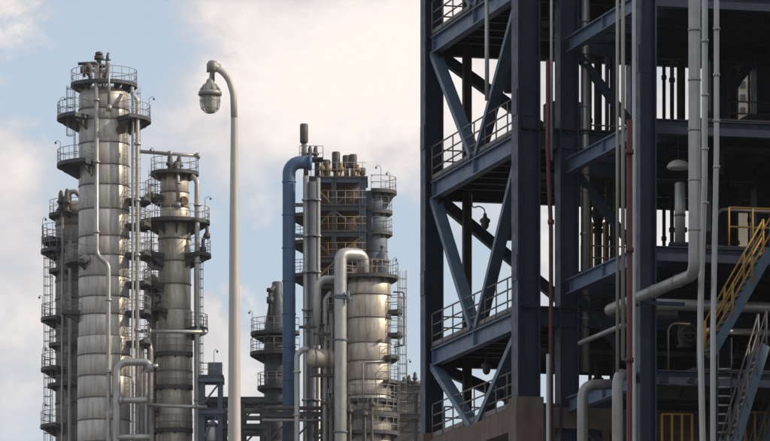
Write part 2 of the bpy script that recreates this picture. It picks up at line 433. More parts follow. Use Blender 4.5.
b.build('downcomer_pipe', 'pipe_metal', t1)
b = MB(); b.tube([q(133, 92, -2.1), (fx(133, d), d - 2.1, .5)], .08, 8); b.build('utility_line', 'pipe_grey', t1)
# large lower draw-off pipes
b = MB(); b.tube([(fx(117, d), d - 3.1, .5), q(117, 362, -3.1), q(149, 362, -3.1), q(150, 372, -3.1)], .30, 12, .8); b.build('draw_off_pipe', 'pipe_metal', t1)
b = MB(); b.tube([q(119, 400, -3.2), q(147, 400, -3.2)], .26, 12); flange(b, q(121, 400, -3.2), (1, 0, 0), .36, .14); b.build('draw_off_pipe', 'pipe_metal', t1)
b = MB(); b.tube([q(118, 437, -3.2), q(150, 437, -3.2)], .26, 12); b.build('draw_off_pipe', 'pipe_metal', t1)

# ---- darker column behind, at far left
d = 288.0; cx = fx(76, d); c0 = (cx, d)
t0 = thing('stripper_column', 'weathered column with shade in its dark cladding and stacked side platforms half hidden behind the tallest column', 'column', (cx, d, 0))
ys = [212, 226, 244, 262, 282, 300, 318, 336, 352, 369, 386, 404, 425, 446, 500, 570, 640, 710, 780, 850, 920]
courses(t0, c0, [.3] + sorted(fz(y, d) for y in ys), lambda z: 1.68, 'cladding_dull', .16)  # shade on this rear column is put into its darker cladding colour
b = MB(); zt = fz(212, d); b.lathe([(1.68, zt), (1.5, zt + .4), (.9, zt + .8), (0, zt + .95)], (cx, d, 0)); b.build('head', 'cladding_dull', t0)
platform(t0, c0, fz(216, d), 1.2, 2.2, 90, 300)
for y, ro, a0, a1 in ((241, 2.8, 120, 230), (252, 2.85, 110, 240), (272, 2.3, 200, 300), (320, 2.85, 110, 240), (346, 2.3, 200, 300), (370, 2.85, 110, 240), (386, 2.3, 190, 300), (427, 2.9, 110, 240)):
    platform(t0, c0, fz(y, d), 1.6, ro, a0, a1)
for y in (262, 300, 352, 404): nozzle(t0, c0, -110, fz(y, d), 1.7, .3, .6, 'cladding_dull', 'nozzle')
b = MB(); b.tube([W(64, 208, d - 2), W(66, 196, d - 2), W(74, 190, d - 2), W(80, 196, d - 2)], .2, 8, .6); b.tube([W(70, 210, d - 2), W(70, 190, d - 2)], .14, 8); b.build('overhead_line', 'pipe_grey', t0)
valve(t0, W(61, 210, d - 2.0), 1.6, .2); valve(t0, W(67, 212, d - 2.4), 1.9, .2)
b = MB(); b.tube([W(62.5, 214, d - 2.1), (fx(62.5, d), d - 2.1, .5)], .11, 8); b.tube([W(70, 240, d - 2.2), (fx(70, d), d - 2.2, .5)], .16, 8); b.build('riser_pipe', 'pipe_grey', t0)
for y, s in ((240, .2), (318, -.2), (369, .2), (425, .2)): lamp_stick(t0, W(42.5, y, d - .6), 1.7, s)
ladder(t0, (cx - 1.95, d - .6, 1), fz(240, d), (-1, -.4, 0))

# ---- second column
d = 284.0; cx = fx(174.5, d); c2 = (cx, d)
t2 = thing('fractionating_column', 'shorter stained column with two round platforms near its top, right of the tallest column', 'column', (cx, d, 0))
ys = [178, 193, 208, 224, 240, 262, 285, 311, 332, 354, 372, 387, 407, 430, 450, 500, 570, 640, 710, 780, 850, 920]
courses(t2, c2, [.3] + sorted(fz(y, d) for y in ys), lambda z: 1.16 if z > fz(224, d) else (1.33 if z > fz(311, d) else 1.45), 'cladding_warm', .11)
zt = fz(178, d); b = MB(); b.lathe([(1.16, zt), (1.0, zt + .4), (.5, zt + .65), (0, zt + .7)], (cx, d, 0)); b.build('head', 'cladding_warm', t2)
platform(t2, c2, fz(174, d), .9, 1.95)
platform(t2, c2, fz(223, d), 1.2, 2.85, 100, 415)
platform(t2, c2, fz(256, d), 1.3, 3.0, 140, 235); platform(t2, c2, fz(256, d), 1.3, 2.95, -50, 40)
for y, ro, a0, a1 in ((197, 2.4, 140, 225), (286, 2.6, 150, 235), (312, 2.6, 150, 250), (330, 2.7, -50, 30), (355, 1.75, 170, 330), (388, 1.75, 170, 330), (431, 1.75, 170, 330), (408, 2.6, 150, 215)):
    platform(t2, c2, fz(y, d), 1.3, ro, a0, a1)
for px, hh in ((170, 1.5), (179, 1.25), (176, .9)): valve(t2, W(px, 172, d - .4), hh, .2)
b = MB(); b.tube([W(139, 151.5, d - .2), W(199, 156, d - .2)], .15, 8); flange(b, W(170, 153.8, d - .2), (1, 0, .07), .24, .3); flange(b, W(198, 156, d - .2), (1, 0, .07), .26, .3); b.tube([W(179, 155, d - .2), W(179, 172, d - .2)], .12, 8); b.build('overhead_line', 'pipe_grey', t2)
b = MB(); b.tube([W(178, 162, d - 1.6), W(178, 204, d - 1.6)], .14, 8); flange(b, W(178, 205, d - 1.6), UP, .25, .4); flange(b, W(178, 183, d - 1.6), UP, .22, .15); b.build('reflux_line', 'pipe_grey', t2)
b = MB(); b.tube([W(192, 176, d - 1.5), W(197, 181, d - 1.7), W(197, 205, d - 1.7), W(197.5, 441, d - 1.7), (fx(197.5, d), d - 1.7, .5)], .21, 10, .5)
for yy in (205, 262, 330, 400): flange(b, W(197.4, yy, d - 1.7), UP, .3, .2)
b.build('downcomer_pipe', 'pipe_metal', t2)
nozzle(t2, c2, -55, fz(203, d), 1.18, .33, .35, 'rusty'); nozzle(t2, c2, -150, fz(268, d), 1.4, .35, .9, 'cladding_dull', 'nozzle'); nozzle(t2, c2, -160, fz(300, d), 1.45, .45, 1.0, 'cladding_dull', 'nozzle')
lamp_stick(t2, W(205, 222, d - .8), 1.9, .35, 1); lamp_stick(t2, W(145, 222, d - .8), 1.6, .3, -1); lamp_stick(t2, W(154, 173, d - .8), 1.9, .2, -1)
b = MB(); b.tube([W(203, 260, d - 1), W(203, 240, d - 1), W(207, 232, d - 1), W(207, 226, d - 1)], .14, 8, .3); flange(b, W(203, 250, d - 1), UP, .27, .5); flange(b, W(207, 236, d - 1), UP, .25, .4); b.build('control_valve', 'valve_dark', t2)
ladder(t2, (cx - 1.75, d - .9, 1), fz(224, d), (-1, -.6, 0)); ladder(t2, (cx + 1.75, d - .9, 1), fz(256, d), (1, -.5, 0))
ladder(t2, (cx - 1.45, d - .8, fz(223, d)), fz(172, d), (-1, -.6, 0))

# ---- horizontal transfer lines between the two columns
def pipe_thing(name, label, pts, r, m_='pipe_grey', bend=0, seg=12, flanges=(), cat='pipe', group=None, clamps=None):
    pts = [Vector(p) for p in pts]; org = Vector((pts[0].x, pts[0].y, min(p.z for p in pts)))
    b = MB(); b.tube(pts, r, seg, bend)
    if not flanges and clamps is None:
        return tag(b.build(name, m_, None, org), label, cat, group)
    t = thing(name, label, cat, org, group); ORG[t.name] = org
    b.build('run', m_, t)
    for p, ax in flanges:
        f = MB(); flange(f, p, ax, r * 1.45, .14); f.build('flange', m_, t)
    if clamps:
        s0, s1, n = clamps
        for k in range(n):
            p = Vector(s0).lerp(Vector(s1), (k + .5) / n)
            f = MB(); f.lathe([(r * .9, -.04), (r + .022, -.04), (r + .022, .04), (r * .9, .04)], p, seg, True, axis=(Vector(s1) - Vector(s0)).normalized()); f.build('joint_band', m_, t)
    return t
d = 283.0
pipe_thing('transfer_line', 'upper horizontal line crossing the stained column, below its control platform', [W(137, 331, d - 3), W(207, 332, d - 3)], .16, 'pipe_metal', flanges=[(W(150, 331.2, d - 3), (1, 0, 0)), (W(205, 332, d - 3), (1, 0, 0))])
pipe_thing('transfer_line', 'lower horizontal line crossing the stained column near the frame bottom', [W(147, 405, d - 3), W(207, 407, d - 3)], .15, 'pipe_metal', flanges=[(W(198, 406.6, d - 3), (1, 0, 0))])
pipe_thing('reboiler_pipe', 'fat curved pipe standing between the tallest and the stained column', [(fx(141, d), d - 2, .1), W(141, 345, d - 2), W(147, 338, d - 2), W(150, 350, d - 2), (fx(150, d), d - 2, .1)], .26, 'pipe_grey', .7)
pipe_thing('reboiler_pipe', 'slim pipe beside the fat curved pipe, between the two left columns', [(fx(145.5, d), d - 3.4, .1), W(145.5, 372, d - 3.4), W(151, 366, d - 3.4), W(158, 366, d - 3.4)], .18, 'pipe_metal', .5)
def exchanger(name, label, px, py, d, r, h, m_='cladding_dull', cat='vessel'):
    p = W(px, py, d); z0 = p.z - h / 2
    t = thing(name, label, cat, (p.x, p.y, 0))
    b = MB(); b.lathe([(0, z0), (r * .7, z0 + .1 * h), (r, z0 + .2 * h), (r, z0 + .8 * h), (r * .7, z0 + .93 * h), (0, z0 + h)], (p.x, p.y, 0), 20); b.build('shell', m_, t)
    b = MB(); b.tube([(p.x, p.y, .0), (p.x, p.y, z0 + .2)], r * .55, 10); b.build('skirt', m_, t)
    b = MB(); flange(b, (p.x, p.y, z0 + .8 * h), UP, r * 1.15, .18); flange(b, (p.x, p.y, z0 + .2 * h), UP, r * 1.15, .18); b.build('girth_flange', 'valve_dark', t)
    return t
exchanger('heat_exchanger', 'small upright vessel between tallest and stained column, higher one', 153, 300, 286, .75, 4.2)
exchanger('heat_exchanger', 'small upright vessel at frame bottom between tallest and stained column', 152, 385, 286, .8, 4.0)

# ---- low support table and pipe racks between the groups
def rack(name, label, px0, px1, ys, d, depth, ncol=3, pipes=(), m_='frame_far', col_w=.36):
    t = thing(name, label, 'pipe rack', (fx((px0 + px1) / 2, d), d, 0))
    x0, x1 = fx(px0, d), fx(px1, d); zt = fz(ys[0], d)
    for dd in (0, depth):
        for k in range(ncol):
            x = x0 + (x1 - x0) * k / (ncol - 1); b = MB(); b.ibeam((x, d + dd, 0), (x, d + dd, zt), col_w, col_w, .05, .04, (1, 0, 0)); b.build('column', m_, t)
        for y in ys:
            z = fz(y, d) - .3 * (y != ys[0]) - .2; b = MB(); b.ibeam((x0 - .3, d + dd - .22, z), (x1 + .3, d + dd - .22, z), .4, .24); b.build('beam', m_, t)
    for y in ys:
        z = fz(y, d) - .55
        for k in range(ncol):
            x = x0 + (x1 - x0) * k / (ncol - 1); b = MB(); b.ibeam((x, d, z), (x, d + depth, z), .35, .2); b.build('cross_beam', m_, t)
    zs_ = [fz(y, d) for y in ys]
    for k in range(ncol - 1):
        xa = x0 + (x1 - x0) * k / (ncol - 1); xb = x0 + (x1 - x0) * (k + 1) / (ncol - 1)
        for za, zb in zip(zs_[:-1], zs_[1:]):
            b = MB(); b.bar((xa, d + .05, zb), (xb, d + .05, za - .4), .14); b.build('brace', m_, t)
    for pxa, pxb, y, dd, r, pm in pipes:
        b = MB(); b.tube([W(pxa, y, d + dd), W(pxb, y, d + dd)], r, 10); b.build('pipe', pm, t)
    return t
rk = rack('support_table', 'dark steel table frame with braced legs right of the stained column', 202, 220, (377, 405, 440), 281, 2.2, 2, (), 'blue_far')
b = MB(); b.box((fx(211, 281), 282.1, fz(377, 281) + .1), 2.0, 2.6, .16); pl = b.build('deck', 'platform_steel', rk)
b = MB()
for px in (201, 208, 214, 221): b.tube([W(px, 376, 280.9), W(px, 363, 280.9)], .03, 5)
for yy in (363, 369): b.tube([W(201, yy, 280.9), W(221, yy, 280.9)], .03, 5)
b.build('railing', 'rail_steel', rk)
b = MB(); b.box((fx(215, 281), 282, fz(377, 281) + .7), 1.1, 1.0, 1.1); b.build('equipment_box', 'blue_tank', rk)
lamp_stick(rk, W(214, 376, 281), 2.0, .2)
rack('pipe_rack', 'low dark pipe rack crossing behind the street lamp pole', 203, 262, (397, 420, 446), 283, 6, 4,
     ((196, 268, 411, 1, .22, 'pipe_grey'), (196, 300, 403, 2, .16, 'frame_far'), (200, 262, 418, .5, .2, 'pipe_metal'), (200, 270, 428, 3, .3, 'slate_tank'), (210, 265, 433, 1, .18, 'pipe_grey')))
exchanger('knockout_pot', 'pale vessel glimpsed low beside the stained column', 212, 434, 281.5, .5, 2.2, 'pipe_light')

# ================================================================== FAR PLANT, RIGHT GROUP
# ---- cone topped vessel at the left
d = 290.0; cx = fx(277, d); c4 = (cx, d)
t4 = thing('cone_top_vessel', 'slate grey vessel with conical top and ring platforms, left of the blue duct', 'vessel', (cx, d, 0))
zc = fz(334, d); b = MB()
b.lathe([(1.05, zc), (1.0, zc + .8), (.65, zc + 2.6), (.42, zc + 3.3), (.42, zc + 4.2), (.3, zc + 4.3), (0, zc + 4.3)], (cx, d, 0), 28); b.build('cone', 'slate_tank', t4)
ys = [334, 348, 362, 376, 388, 404, 420, 442, 520, 600, 700, 800, 920]
courses(t4, c4, [.3] + sorted(fz(y, d) for y in ys), lambda z: 1.06, 'slate_tank', .12)
for y, ro in ((334, 2.15), (354, 2.2), (388, 1.6)): platform(t4, c4, fz(y, d), 1.05, ro, 90, 330)
b = MB(); b.tube([W(270, 320, d - 1.2), W(270, 292, d - 1.2), W(274, 286, d - 1.0)], .15, 8, .4); flange(b, W(270, 300, d - 1.2), UP, .28, .5); flange(b, W(270, 290, d - 1.2), UP, .28, .3); b.build('vent_pipe', 'valve_dark', t4)
lamp_stick(t4, W(252.5, 333, d - .5), 1.7, .2, -1); lamp_stick(t4, W(252, 353, d - .5), 1.5, .3)

# ---- braced frame tower with its drums and ducts
d = 281.0
tf = thing('braced_steel_tower', 'rust brown braced steel tower with flat top deck, right of the blue duct', 'tower', (fx(338, d), d + 2.5, 0))
xs = [fx(311, d), fx(334, d), fx(362.5, d)]; lv = [fz(y, d) for y in (178, 206, 232, 258, 284, 312, 341, 372, 404, 438)]
lv += [lv[-1] - 3 * k for k in range(1, 14) if lv[-1] - 3 * k > .5]
for dd in (0, 5):
    for i, x in enumerate(xs):
        b = MB(); w = .52 if i == 2 else .34; b.ibeam((x, d + dd, 0), (x, d + dd, lv[0]), w, w, .05, .05, (1, 0, 0)); b.build('column', 'blue_far' if i == 2 else 'frame_far', tf)
    for j, z in enumerate(lv):
        for xa, xb in zip(xs[:-1], xs[1:]):
            b = MB(); b.ibeam((xa + .18, d + dd, z - .18), (xb - .18, d + dd, z - .18), .36, .2); b.build('beam', 'blue_far' if j == 0 else 'frame_far', tf)
for j, (za, zb) in enumerate(zip(lv[:-1], lv[1:])):
    for k, (xa, xb) in enumerate(zip(xs[:-1], xs[1:])):
        if j > 9: continue
        m_ = 'ochre' if (j + k) % 3 == 0 else 'frame_far'
        b = MB()
        if (j + k) % 2: b.bar((xa, d - .05, zb), (xb, d - .05, za - .35), .13)
        else: b.bar((xa, d - .05, za - .35), (xb, d - .05, zb), .13)
        b.build('brace', m_, tf)
for j, z in enumerate(lv[:11]):
    b = MB(); b.box((fx(337, d), d + 2.5, z + .06), xs[2] - xs[0] + .8, 5.5, .12); b.build('deck', 'platform_steel', tf)
# side beams and small railings on the front edge of each deck
for j, z in enumerate(lv[:9]):
    b = MB()
    n = 6
    for k in range(n + 1):
        x = xs[0] + (xs[2] - xs[0]) * k / n; b.tube([(x, d - .25, z + .1), (x, d - .25, z + 1.2)], .026, 5)
    for hh in (.65, 1.2): b.tube([(xs[0] - .3, d - .25, z + hh), (xs[2] + .3, d - .25, z + hh)], .026, 5)
    b.build('railing', 'ochre' if j in (2, 3) else 'rail_steel', tf)
# rusty process vessels standing inside the frame
def simple_vessel(name, label, px, ytop, d, r, m_, z0=.0, cat='vessel', step=26, seg=28):
    cx = fx(px, d); t = thing(name, label, cat, (cx, d, z0)); zt = fz(ytop, d); z = zt; zz = [zt]
    while z - step / PPM > max(z0 + .4, fz(470, d)): z -= step / PPM; zz.append(z)
    courses(t, (cx, d), [z0 + .05] + sorted(zz), lambda q: r, m_, .1, True, seg)
    b = MB(); b.lathe([(r, zt), (r * .85, zt + r * .25), (r * .5, zt + r * .4), (0, zt + r * .45)], (cx, d, 0), seg); b.build('head', m_, t)
    return t
simple_vessel('coke_vessel', 'rust brown vessel standing inside left bay of the braced steel tower', 324, 186, 283.6, .85, 'rusty')
simple_vessel('coke_vessel', 'rust brown vessel standing inside right bay of the braced steel tower', 348, 186, 283.6, 1.05, 'rusty')
# silencers and stacks on the top deck
def silencer(label, px, y0, y1, d, r, base_y, m_='valve_dark', lift=True):
    p = W(px, y1, d); h = fz(y0, d) - p.z; t = thing('exhaust_silencer', label, 'silencer', (p.x, d, fz(base_y, d)), 'silencers on the braced tower')
    b = MB(); b.lathe([(0, p.z), (r * .9, p.z), (r, p.z + .08), (r, p.z + h - .1), (r * .85, p.z + h), (r * .3, p.z + h), (0, p.z + h - .05)], (p.x, d, 0), 16); b.build('drum', m_, t)
    b = MB()
    for k in range(4):
        a = math.pi / 4 + k * math.pi / 2; e = Vector((math.cos(a) * r * .75, math.sin(a) * r * .75, 0)); b.tube([Vector((p.x, d, fz(base_y, d))) + e, Vector((p.x, d, p.z + .1)) + e], .05, 5)
    b.tube([(p.x, d, fz(base_y, d)), (p.x, d, p.z + .1)], r * .4, 8); b.build('stand', 'ochre' if base_y > 165 else 'rail_steel', t)
    return t
silencer('tall silencer standing highest on the braced tower, above the blue duct bend', 304, 124, 143, 283, .33, 160)
silencer('low wide silencer just right of the small railed head, on the braced tower', 326, 160, 171, 283, .36, 177)
silencer('tallest of the silencers in the middle of the braced tower deck', 336, 152, 172, 283, .33, 177)
silencer('left one of the pair of raised silencers on the braced tower deck', 346.5, 155.5, 168, 283, .32, 177)
silencer('right one of the pair of raised silencers on the braced tower deck', 353, 154.5, 168, 283, .32, 177)
silencer('smallest silencer near the right corner of the braced tower deck', 362.5, 168, 175, 283, .25, 177)
hd = thing('railed_valve_head', 'small railed valve platform over the bend of the blue duct', 'platform', (fx(311, 283), 283, fz(160, 283)))
b = MB(); b.box((fx(311, 283), 283, fz(160, 283)), 2.0, 2.2, .12); b.tube([(fx(306, 283), 283, fz(178, 283)), (fx(306, 283), 283, fz(160, 283))], .2, 8); b.tube([(fx(317, 283), 283, fz(178, 283)), (fx(317, 283), 283, fz(160, 283))], .2, 8); b.build('deck', 'platform_steel', hd)
b = MB()
for px in (299.5, 305, 311, 317, 323): b.tube([W(px, 160, 282), W(px, 146, 282)], .03, 5)
for yy in (146, 153): b.tube([W(299.5, yy, 282), W(323, yy, 282)], .03, 5)
b.build('railing', 'rail_steel', hd)
for px in (310, 315.5): valve(hd, W(px, 160, 283), 1.1, .17)
for px, hh in ((322, 1.2), (329, 1.0), (341, 1.1), (358, 1.0)):
    v = MB(); p = W(px, 177, 282); v.lathe([(0, 0), (.2, 0), (.2, .1), (.12, .12), (.12, hh * .4), (.24, hh * .45), (.24, hh * .7), (.1, hh * .75), (.1, hh), (0, hh)], p, 10)
    tag(v.build('deck_valve', 'ochre', None, p), {322: 'ochre valve on the braced tower deck, nearest the blue duct bend', 329: 'ochre valve on tower deck between low and tallest silencer', 341: 'ochre valve on tower deck just right of the tallest silencer', 358: 'ochre valve on tower deck left of the smallest silencer'}[px], 'valve', 'valves on the braced tower')

# big blue duct
d = 280.5
bd = thing('blue_duct', 'fat blue vertical duct bending over at the top into the braced tower', 'duct', (fx(289, d), d, 0))
b = MB(); b.tube([(fx(289, d), d, 0), W(289, 162.5, d), W(312, 162.5, d)], .52, 20, 1.25); b.build('duct_shell', 'blue_duct', bd)
for y in (182, 215, 248, 281, 314, 347, 380, 412, 440):
    b = MB(); flange(b, W(289, y, d), UP, .57, .1); b.build('joint_band', 'blue_duct', bd)
b = MB(); flange(b, W(310, 162.5, d), (1, 0, 0), .66, .2); b.build('end_flange', 'blue_duct', bd)
b = MB()
for y in (205, 236, 275): b.bar(W(293, y, d + .2), W(312, y, d + .3), .16, .3)
b.build('support_arm', 'frame_far', bd)
for y in (216, 243, 276): platform(tf, (fx(311, 281), 281.5), fz(y, 281), .2, 1.75, 165, 265, rail=(y != 216))

# vertical light ducts on the front of the tower
d = 279.8
for px, y0, r, lab, m_ in ((306, 176, .24, 'pale vertical pipe, left of the pair up the braced tower', 'pipe_grey'), (318.5, 178, .15, 'pale vertical pipe, right of the pair up the braced tower', 'pipe_light'), (312.5, 182, .34, 'dark slate pipe between the pale pair up the braced tower', 'slate_tank')):
    y_b = 470
    pts = [(fx(px, d), d, 0.0), W(px, y0, d)]
    fl = [(W(px, y, d), UP) for y in (200, 236, 272, 310, 350, 400)]
    pipe_thing('riser_pipe', lab, pts, r, m_, flanges=fl)
# upper drum with cantilever platforms
d = 284.0; cx = fx(375, d)
tu = thing('upper_drum', 'pale blue grey drum with half round platforms, behind the right edge of braced tower', 'vessel', (cx, d, 0))
courses(tu, (cx, d), [.4] + sorted(fz(y, d) for y in (192, 212, 232, 252, 272, 292, 320, 400, 500, 700)), lambda z: 1.0, 'blue_tank', .08)
platform(tu, (cx, d), fz(193, d), .9, 1.75, -100, 60); platform(tu, (cx, d), fz(213, d), .9, 1.4, -100, 60); platform(tu, (cx, d), fz(234, d), .9, 1.4, -100, 60)
b = MB(); zt = fz(195, d); xr = cx + 1.72
b.add([(cx + .8, d - .8, zt), (xr, d - .8, zt), (cx + .8, d - .8, zt - 1.3), (cx + .8, d - .7, zt), (xr, d - .7, zt), (cx + .8, d - .7, zt - 1.3)], [(0, 1, 2), (5, 4, 3), (0, 3, 4, 1), (1, 4, 5, 2), (2, 5, 3, 0)]); b.build('gusset', 'platform_steel', tu)
lamp_stick(tu, W(390, 192, d - .5), 1.5, .2, -1); lamp_stick(tu, W(381, 192, d - .5), 2.0, .3, -1)

# main silver drum
d = 277.0; cx = fx(369.5, d); c3 = (cx, d)
t3 = thing('silver_drum', 'wide bright silver clad drum in front of the braced tower, with inverted U pipe', 'vessel', (cx, d, 0))
ys = [284, 296, 319, 344, 362, 381, 396, 412, 436, 470, 540, 620, 700, 780, 860, 920]
courses(t3, c3, [.3] + sorted(fz(y, d) for y in ys), lambda z: 1.72, 'cladding_warm')
zt = fz(284, d); b = MB(); b.lathe([(1.72, zt), (1.55, zt + .35), (1.0, zt + .6), (0, zt + .75)], (cx, d, 0), 40); b.build('head', 'cladding_warm', t3)
platform(t3, c3, fz(278, d), 1.2, 2.3)
for y, a0, a1, ro in ((358, -45, 30, 2.35), (383, -50, 30, 2.35), (402, -130, 30, 2.3), (416, -150, 40, 2.4), (434, -150, 40, 2.4)): platform(t3, c3, fz(y, d), 1.7, ro, a0, a1)
ladder(t3, (cx + 2.3, d - .7, fz(440, d)), fz(272, d), (1, -.3, 0))
b = MB(); b.tube([W(393, 292, d - 1), W(404, 292, d - 1), W(404, 345, d - 1), W(394, 347, d - 1)], .07, 6, .2); b.tube([W(399, 292, d - 1), W(399, 345, d - 1)], .04, 5); b.build('cage_frame', 'rail_dark', t3)
for y in (312, 335): platform(t3, c3, fz(y, d), 1.75, 2.6, -30, 10, brackets=False)
b = MB(); b.tube([W(363, 441, d - 1.95), W(363, 362, d - 1.95), W(385, 361, d - 1.5)], .08, 8, .2); b.build('drain_line', 'pipe_grey', t3)
for px, y0, y1 in ((350, 405, 441), (365, 408, 441), (372, 398, 441)):
    b = MB(); b.tube([W(px, y0, d - 2.3), W(px, y1 + 40, d - 2.3)], .13, 8); flange(b, W(px, y0 + 6, d - 2.3), UP, .24, .3); b.build('standpipe', 'valve_dark', t3)
lamp_stick(t3, W(393, 277, d - .6), 1.4, .2); lamp_stick(t3, W(396, 360, d - .5), 1.3, .2)
nozzle(t3, c3, -62, fz(343, d), 1.75, .12, .3, 'valve_dark', 'nozzle')
# inverted U pipe
d = 274.6
up = thing('inverted_u_pipe', 'fat pale inverted U pipe rising beside the silver drum and curving into its head', 'pipe', (fx(340.5, d), d, 0))
b = MB(); b.tube([(fx(340.5, d), d, 0), W(340.5, 254, d), W(351, 254, d + .6), W(363, 255, d + 1.4), W(363, 284, d + 1.8)], .50, 18, .95); b.build('run', 'pipe_metal', up)
for y in (296, 340, 432): b = MB(); flange(b, W(340.5, y, d), UP, .58, .16); b.build('flange', 'blue_far', up)
b = MB(); b.tube([W(335, 297, d - .5), W(352, 299, d - .5)], .1, 6); b.tube([W(348, 291, d - .5), W(348, 303, d - .5)], .16, 6); b.build('clamp', 'blue_far', up)
# domed vessel beside the top of the drum
d = 279.5
p = W(382, 270, d); dv = thing('domed_vessel', 'small dark domed vessel on the platform above the silver drum', 'vessel', (p.x, p.y, fz(278, d)))
b = MB(); z0 = fz(280, d); b.lathe([(0, z0), (.45, z0), (.56, z0 + .5), (.56, z0 + 1.4), (.45, z0 + 1.95), (.2, z0 + 2.25), (.1, z0 + 2.35), (.1, z0 + 2.6), (.16, z0 + 2.62), (.16, z0 + 2.75), (0, z0 + 2.75)], (p.x, p.y, 0), 20); b.build('shell', 'slate_tank', dv)
b = MB(); flange(b, (p.x, p.y, z0 + 1.45), UP, .62, .14); b.build('girth_flange', 'valve_dark', dv)
for i, px in enumerate((367, 371, 376)):
    p = W(px, 277, 276.5); v = MB(); v.lathe([(0, 0), (.14, 0), (.14, .2), (.22, .22), (.22, .4), (.12, .45), (.12, 1.1), (.2, 1.12), (.2, 1.35), (0, 1.4)], p, 10)
    tag(v.build('head_valve', 'rusty', None, p), ('rusty valve on the silver drum head, right against the inverted U pipe', 'rusty valve on the silver drum head, middle of three', 'rusty valve on the silver drum head, nearest the domed vessel')[i], 'valve', 'valves on the silver drum')
# elbows and small lines between duct and drum
d = 276.5
pipe_thing('bypass_pipe', 'bent pale pipe turning down left of the inverted U pipe', [W(336, 279, d + .5), W(318, 279, d), W(317, 300, d), W(317, 345, d)], .30, 'pipe_metal', .8)
pipe_thing('bypass_pipe', 'slim pale pipe hooking down beside the blue duct foot', [(fx(297, d), d, .1), W(297, 440, d), W(297, 355, d), W(303, 349, d), W(309, 349, d)], .22, 'pipe_light', .5, flanges=[(W(297, 372, d), UP), (W(297, 415, d), UP)])
pipe_thing('bypass_pipe', 'thin dark riser between braced tower pipes and inverted U pipe', [(fx(325, d), d, .1), W(325, 300, d), W(331, 292, d)], .18, 'pipe_grey', .4, flanges=[(W(325, 340, d), UP), (W(325, 398, d), UP)])
pipe_thing('bypass_pipe', 'mid grey riser hugging the inverted U pipe on its left', [(fx(331, d), d + .6, .1), W(331, 330, d + .6), W(331, 312, d + .6)], .15, 'pipe_grey')
hv = thing('horizontal_drum', 'short pale horizontal drum with round end, left of the inverted U pipe', 'vessel', (fx(319, d), d - .3, fz(358, d)))
p = W(311, 358, d - .3); e = Vector((1, 0.25, 0)).normalized()
b = MB(); b.lathe([(0, -.35), (.4, -.28), (.68, -.1), (.76, .12), (.76, 1.5), (.6, 1.75), (0, 1.9)], p, 22, True, axis=e); b.build('shell', 'cladding_warm', hv)
b = MB(); flange(b, p + e * .3, e, .84, .12); flange(b, p + e * 1.3, e, .84, .12); b.build('strap', 'strap', hv)
b = MB()
for k in (.3, 1.3): q_ = p + e * k; b.bar((q_.x, q_.y, q_.z - .7), (q_.x, q_.y, q_.z - 1.3), .5, .2, (0, 1, 0))
b.bar((p.x - .1, p.y, p.z - 1.35), p + e * 1.8 - UP * 1.35, .9, .2); b.build('saddle', 'valve_dark', hv)
for px, y in ((308, 327), (322, 334), (330, 403)):
    p = W(px, y, d - .2)
    v = MB(); v.lathe([(0, -.4), (.2, -.4), (.2, -.3), (.12, -.28), (.22, -.1), (.22, .15), (.12, .3), (.08, .7), (.26, .72), (.26, .78), (0, .78)], p, 12)
    v.tube([p - Vector((.7, 0, 0)), p + Vector((.7, 0, 0))], .12, 8); v.bar(p - UP * .4, p - UP * 1.0, .1)
    tag(v.build('gate_valve', 'valve_dark', None, p), {308: 'dark gate valve above the horizontal drum, next to the blue duct', 322: 'dark gate valve between horizontal drum and bent pale pipe', 330: 'dark gate valve low beside the inverted U pipe'}[px], 'valve', 'gate valves')
# low racks around the foot of the right group
rack('pipe_rack', 'low dark rack and pipes in front of the blue duct foot', 268, 340, (412, 441), 279.0, 1.2, 4, ((262, 335, 408, -.6, .16, 'valve_dark'), (262, 330, 420, -.6, .12, 'pipe_grey')))
rk = rack('pipe_rack', 'pale low rack with pipes at the foot of the silver drum, next to navy steelwork', 392, 440, (386, 410, 441), 282, 4, 3,
     ((388, 440, 383, .5, .22, 'pipe_grey'), (388, 440, 391, .2, .3, 'pipe_metal'), (388, 440, 401, .5, .22, 'pipe_grey'), (388, 440, 418, .3, .35, 'pipe_grey'), (388, 440, 430, .3, .25, 'cladding_dull')))
b = MB(); b.box((fx(416, 284), 285.5, fz(415, 284)), 4.4, 1.0, 5.0); b.build('wall_panel', 'pipe_grey', rk)
for px, y in ((409, 386), (415, 383), (404, 388)): valve(rk, W(px, y, 282), .9, .14)
lamp_stick(rk, W(407, 386, 281.5), 2.0, .2)

for o in [o for o in scene.objects if o.name not in _before and o.parent is None]:
    o.location.y += OFF; ORG[o.name] = o.location.copy()
OFF = 0.0

